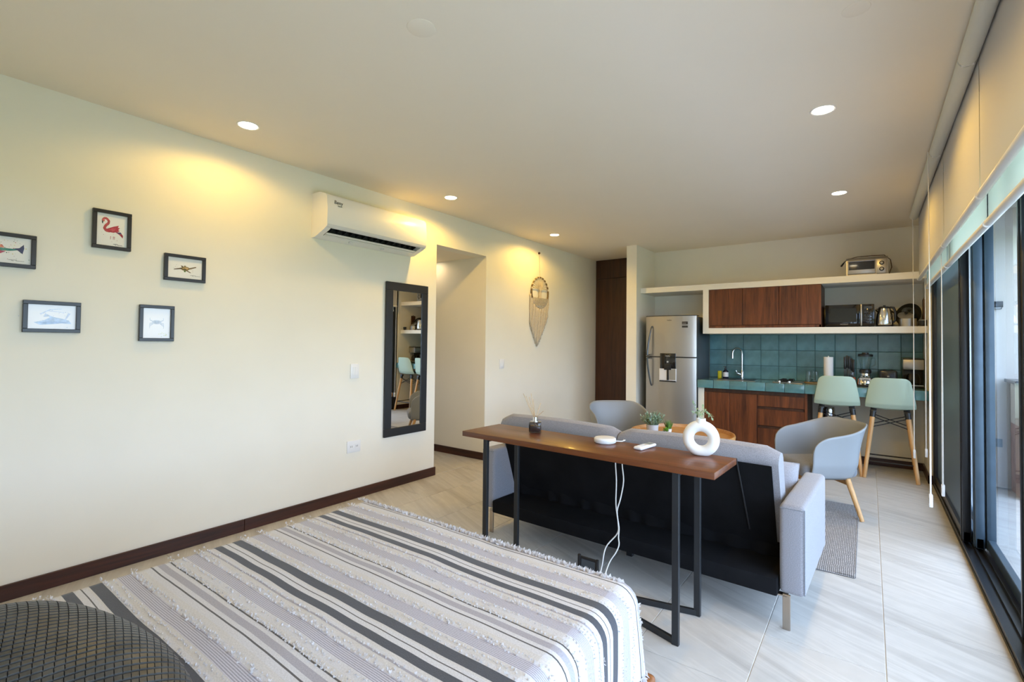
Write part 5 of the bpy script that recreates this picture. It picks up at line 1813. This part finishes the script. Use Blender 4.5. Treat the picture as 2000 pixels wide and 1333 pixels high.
tu = [('7c6a3c', ell(0.0, -0.02, 0.26, 0.20, 0.3)), ('a88a52', ell(0.03, 0.0, 0.18, 0.13, 0.3)), ('c8a878', ell(0.08, 0.03, 0.09, 0.08, 0.3)), ('5d4c2c', ell(-0.05, -0.10, 0.12, 0.08, 0.2)), ('6d5a38', [(0.2, 0.06), (0.62, 0.28), (0.66, 0.20), (0.24, -0.06)]),
      ('4a3a22', [(-0.18, -0.08), (-0.66, -0.22), (-0.64, -0.14), (-0.2, 0.06)]), ('6d5a38', [(0.1, -0.15), (0.36, -0.38), (0.28, -0.40), (0.0, -0.2)]), ('5a4a2e', [(-0.2, 0.08), (-0.26, 0.26), (-0.16, 0.24), (-0.08, 0.12)]),
      ('5d7a3a', ell(-0.02, -0.28, 0.06, 0.10, 0.0)), ('8a7448', ell(-0.02, 0.22, 0.07, 0.06))]
tu += spl(['8a7a4a', '6a8a5a', 'b09060'], 0.0, 0.0, 0.35, 0.2, 26, 0.02) + [(c, [(x + 0.2, y + 0.22) for x, y in p]) for c, p in sig]
frame('black framed sea turtle print, landscape, right of the flamingo', 1.115, 1.342, 1.664, 1.827, tu)
wh = [('a9bfd8', [(-0.75, -0.48), (-0.35, -0.30), (-0.10, -0.05), (-0.28, 0.22), (0.05, 0.0), (0.35, -0.10), (0.7, -0.25), (0.82, -0.55), (0.4, -0.52), (-0.1, -0.62), (-0.5, -0.68)]), ('8fa9cb', [(-0.6, -0.5), (-0.2, -0.38), (0.3, -0.36), (0.7, -0.42), (0.2, -0.55), (-0.3, -0.6)]),
      ('b3bfd0', [(-0.35, -0.02), (-0.05, 0.06), (-0.30, 0.30)]), ('b9c4d6', stroke([(0.55, -0.2), (0.72, 0.35)], 0.03, 0.06)), ('c5cfdd', stroke([(-0.5, 0.2), (-0.1, 0.6), (0.4, 0.7)], 0.05, 0.02)), ('c9cfdc', stroke([(-0.2, 0.5), (0.5, 0.4)], 0.03, 0.02))]
wh += spl(['b5c2d4', 'a5b5cc'], 0.0, 0.0, 0.5, 0.4, 20, 0.03)  # window glare on the glass is painted in as pale, washed-out tones
frame('black framed blue whale print, paled by painted glare, landscape, lower left of the group', 0.511, 0.735, 1.331, 1.494, wh)
cr_ = [('b7c0c8', ell(0, 0.08, 0.34, 0.14)), ('a3b0bc', ell(0, 0.08, 0.2, 0.08))]  # crab colours lightened to carry the window's reflection
for sgn in (-1, 1):
    cr_ += [('b7c0c8', stroke([(sgn * 0.28, 0.12), (sgn * 0.5, 0.22), (sgn * 0.48, 0.36)], 0.035, 0.02))]
    for k in range(3):
        cr_ += [('b3bcc4', stroke([(sgn * 0.25, 0.05 - 0.04 * k), (sgn * 0.52, -0.02 - 0.1 * k), (sgn * 0.5, -0.2 - 0.08 * k)], 0.022, 0.012))]
cr_ += spl(['d9d8a0', 'cfd5b0'], 0.55, -0.75, 0.2, 0.08, 14, 0.05)
frame('black framed crab print, washed out by painted glare, upright, lower right of the group', 0.997, 1.174, 1.29, 1.505, cr_)
shk = [('2f7d78', [(-0.9, 0.0), (-0.3, 0.12), (0.35, 0.12), (0.55, 0.22), (0.55, 0.06), (0.2, -0.06), (-0.4, -0.12)]), ('e08a70', [(-0.6, 0.05), (0.0, 0.16), (-0.1, 0.38), (-0.35, 0.2)]), ('2c3c66', [(0.35, 0.16), (0.55, 0.22), (0.72, 0.52), (0.74, 0.22), (0.68, -0.22), (0.5, 0.02)]),
       ('b0486a', [(-0.5, -0.05), (0.05, -0.12), (-0.25, -0.42), (-0.2, -0.6)]), ('3f9a8a', [(-0.8, 0.02), (0.2, 0.08), (0.1, 0.0), (-0.5, -0.05)])]
shk += spl(['2c3a3c', '4a8a6a', 'd0c050', 'b05060'], 0.1, 0.1, 0.4, 0.35, 60, 0.03) + [(c, [(x + 0.05, y + 0.12) for x, y in p]) for c, p in sig]
frame('black framed colourful fish print, landscape, cut by the left edge of the view', 0.328, 0.554, 1.653, 1.822, shk)

# air conditioner
ac = thing('air_conditioner', 'white split air conditioner high on the left wall', 'air conditioner', (XL, 2.58, 2.09))
front = [(0.0, 0.345), (0.10, 0.345), (0.172, 0.322), (0.196, 0.302), (0.208, 0.20), (0.205, 0.085), (0.196, 0.073)]
lower = [(0.196, 0.073), (0.17, 0.055), (0.045, 0.008), (0.0, 0.006)]
full = front + lower[1:]
for ya, yb in ((-0.50, -0.455), (0.455, 0.505)):
    MB().prism(full, lambda x, z, ya=ya: (x, ya, z), lambda x, z, yb=yb: (x, yb, z)).build('end_cap', M_['white'], ac, ang=50)
mid = front + [(0.182, 0.064), (0.172, 0.105), (0.088, 0.085), (0.078, 0.022), (0.045, 0.008), (0.0, 0.006)]
MB().prism(mid, lambda x, z: (x, -0.4549, z), lambda x, z: (x, 0.4549, z)).build('body', M_['white'], ac, ang=50)
MB().prism([(0.204, 0.088), (0.198, 0.075), (0.185, 0.066), (0.187, 0.063), (0.201, 0.070), (0.209, 0.088)], lambda x, z: (x, -0.498, z), lambda x, z: (x, 0.502, z)).build('lower_lip', M_['plategrey'] if False else M_['label'], ac)
rc = MB().prism([(0.1805, 0.066), (0.1705, 0.1035), (0.0895, 0.0835), (0.0795, 0.0245), (0.083, 0.024), (0.093, 0.079), (0.168, 0.098), (0.177, 0.065)], lambda x, z: (x, -0.452, z), lambda x, z: (x, 0.452, z)).build('outlet_recess', M_['blackm'], ac)
for i in range(15):
    y = -0.42 + i * 0.06
    MB().add([(0.10, y, 0.045), (0.155, y, 0.06), (0.15, y + 0.022, 0.092), (0.10, y + 0.022, 0.078)], [(0, 1, 2, 3)])
    q = MB()
    q.prism([(0.098, 0.042), (0.158, 0.064), (0.150, 0.092), (0.100, 0.08)], lambda x, z, y=y: (x, y, z), lambda x, z, y=y: (x, y + 0.003, z))
    q.build('vane', M_['greymetal'], rc)
f_ = MB()
f_.prism([(0.100, 0.034), (0.124, 0.041), (0.125, 0.038), (0.101, 0.030)], lambda x, z: (x, -0.448, z), lambda x, z: (x, 0.448, z))
f_.prism([(0.084, 0.026), (0.096, 0.030), (0.097, 0.026), (0.085, 0.022)], lambda x, z: (x, -0.448, z), lambda x, z: (x, 0.448, z))
f_.build('flap', M_['white'], ac)
for y in (-0.2, 0.12):
    MB().box(0.055, y - 0.014, 0.004, 0.078, y + 0.014, 0.016, bev=0.003).build('clip', M_['plategrey'] if False else M_['label'], ac)
text('lettering', 'Beny', 0.038, M_['ink'], ac, R_LEFT, (0.2035, -0.405, 0.262))
text('lettering', 'inverter', 0.012, M_['greymetal'], ac, R_LEFT, (0.2055, -0.393, 0.238))

# mirror
mi = thing('wall_mirror', 'tall narrow mirror in a broad black frame left of the corridor opening', 'mirror', (XL + 0.003, 3.037, 0.458))
mi.rotation_euler = (0, 0.003, -0.0085)
hw, hh, bw = 0.247, 1.380, 0.074
for a in ((-hw, 0.0, hw, bw), (-hw, hh - bw, hw, hh)):
    MB().box(0.001, a[0], a[1], 0.024, a[2], a[3], bev=0.003, seg=1).build('frame_rail', M_['greymetal'], mi)
for a in ((-hw, bw, -hw + bw, hh - bw), (hw - bw, bw, hw, hh - bw)):
    MB().box(0.001, a[0], a[1], 0.024, a[2], a[3], bev=0.003, seg=1).build('frame_stile', M_['greymetal'], mi)
MB().box(0.002, -hw + bw - 0.003, bw - 0.003, 0.015, hw - bw + 0.003, hh - bw + 0.003).build('mirror_pane', M_['mirror'], mi)

# switches and socket
def plate(name, label, cat, y0, y1, z0, z1):
    t = thing(name, label, cat, (XL, (y0 + y1) / 2, z0))
    w_, h_ = (y1 - y0) / 2, z1 - z0
    MB().box(0.0005, -w_, 0, 0.009, w_, h_, bev=0.003).build('plate', M_['white'], t)
    return t, w_, h_
t, w_, h_ = plate('light_switch', 'white light switch left of the tall mirror', 'switch', 2.446, 2.528, 0.995, 1.117)
for k in range(2):
    MB().box(0.009, -w_ * 0.5 + k * w_ * 0.52, h_ * 0.22, 0.012, -w_ * 0.5 + k * w_ * 0.52 + w_ * 0.48, h_ * 0.78, bev=0.001, seg=1).build('rocker', M_['white'], t)
t, w_, h_ = plate('power_socket', 'white double power socket low on the wall left of the mirror', 'socket', 2.425, 2.556, 0.384, 0.482)
for k in (-1, 1):
    s_ = MB().box(0.009, k * 0.027 - 0.018, 0.03, 0.011, k * 0.027 + 0.018, h_ - 0.03, bev=0.001, seg=1).build('outlet', M_['white'], t)
    for e in (-0.007, 0.007):
        MB().box(0.0108, k * 0.027 + e - 0.0016, h_ / 2 - 0.006, 0.0114, k * 0.027 + e + 0.0016, h_ / 2 + 0.008).build('slot', M_['ink'], s_)
t, w_, h_ = plate('light_switch', 'white light switch between the corridor opening and the macrame hanging', 'switch', 4.45, 4.535, 1.006, 1.115)
MB().box(0.009, -w_ * 0.4, h_ * 0.22, 0.012, w_ * 0.4, h_ * 0.78, bev=0.001, seg=1).build('rocker', M_['white'], t)

# macrame hanging
mc = thing('macrame_hanging', 'beige macrame tree-of-life ring with a long pointed fringe on the wall', 'wall hanging', (XL, 5.273, 1.238))
ZC, RR = 0.723, 0.195
def rpt(a, r=RR):
    return (0.018, r * math.cos(a), ZC + r * math.sin(a))
MB().tube([rpt(2 * PI * i / 64) for i in range(64)], 0.0075, 10, closed=True).build('ring', M_['jute'], mc)
for i in range(13):
    a = math.radians(-12 + i * 17)
    w0 = math.radians(4.5 if i not in (0, 12) else 12)
    MB().tube([rpt(a - w0), rpt(a), rpt(a + w0)], 0.0105, 10).build('wrap', M_['juted'], mc)
MB().tube([(0.018, 0, ZC + RR), (0.012, -0.004, ZC + RR + 0.15), (0.010, -0.012, 1.228)], 0.0022, 6).build('hanging_cord', M_['jute'], mc)
MB().lathe([(0.014, 0), (0.013, 0.016), (0.008, 0.022), (0, 0.024)], 14, (0, -0.014, 1.233), R=Matrix.Rotation(PI / 2, 3, 'Y')).build('nail', M_['brown'], mc)
q = MB()
rg = random.Random(8)
for i in range(16):
    a = math.radians(18 + i * 144 / 15)
    tx_ = (i - 7.5) * 0.0035
    mid_ = (0.021, 0.32 * RR * math.cos(a) + tx_, ZC + 0.02 + 0.32 * RR * math.sin(a))
    q.tube(smooth([(0.02, tx_ * 0.8, ZC - 0.085), (0.022, tx_ * 0.9 + 0.004 * math.sin(i), ZC - 0.02), mid_, rpt(a)], 4), 0.0032, 6)
for sgn in (-1, 1):
    q.tube(smooth([(0.02, sgn * 0.028, ZC - 0.085), (0.021, sgn * 0.026, ZC - 0.01), (0.02, sgn * 0.055, ZC + 0.05), (0.02, sgn * 0.15, ZC + 0.05), rpt(PI / 2 - sgn * math.radians(80))], 5), 0.0035, 6)
q.build('tree_cords', M_['jute'], mc, ang=180)
q = MB()
for k in range(9):
    z = ZC - 0.075 - k * 0.012
    ww = math.sqrt(max(0, RR * RR - (z - ZC) ** 2))
    n = max(4, int(ww / 0.008))
    q.tube([(0.022 + 0.002 * (j % 2), -ww + 2 * ww * j / n, z + 0.004 * math.sin(j * 2.1 + k)) for j in range(n + 1)], 0.0050, 6)
q.build('ground_weave', M_['jute'], mc, ang=180)
q = MB()
n = 62
for i in range(n):
    t_ = -1 + 2 * i / (n - 1)
    y = t_ * 0.222
    ang_ = min(1, abs(t_)) 
    zt = ZC - math.sqrt(max(0, RR * RR - min(abs(y), RR) ** 2)) if abs(t_) < 0.86 else ZC - 0.03
    if abs(t_) < 0.15: c0 = 0.0
    ze = 0.012 + 0.33 * abs(t_ + 0.12) ** 1.15 + rg.uniform(0, 0.02)
    ze = min(ze, zt - 0.05)
    pts = []
    for k in range(9):
        f = k / 8
        pts.append((0.014 + 0.004 * math.sin(f * 9 + i), y * (1 - 0.06 * f) - 0.03 * f * f * (0.4 + 0.6 * (1 - abs(t_))) + 0.0035 * math.sin(f * 12 + i * 1.7), zt + (ze - zt) * f))
    q.tube(pts, [0.0050 - 0.001 * (k / 8) for k in range(9)], 6)
fr_ = q.build('fringe', M_['jute'], mc, ang=180)
fr_['kind'] = 'stuff'
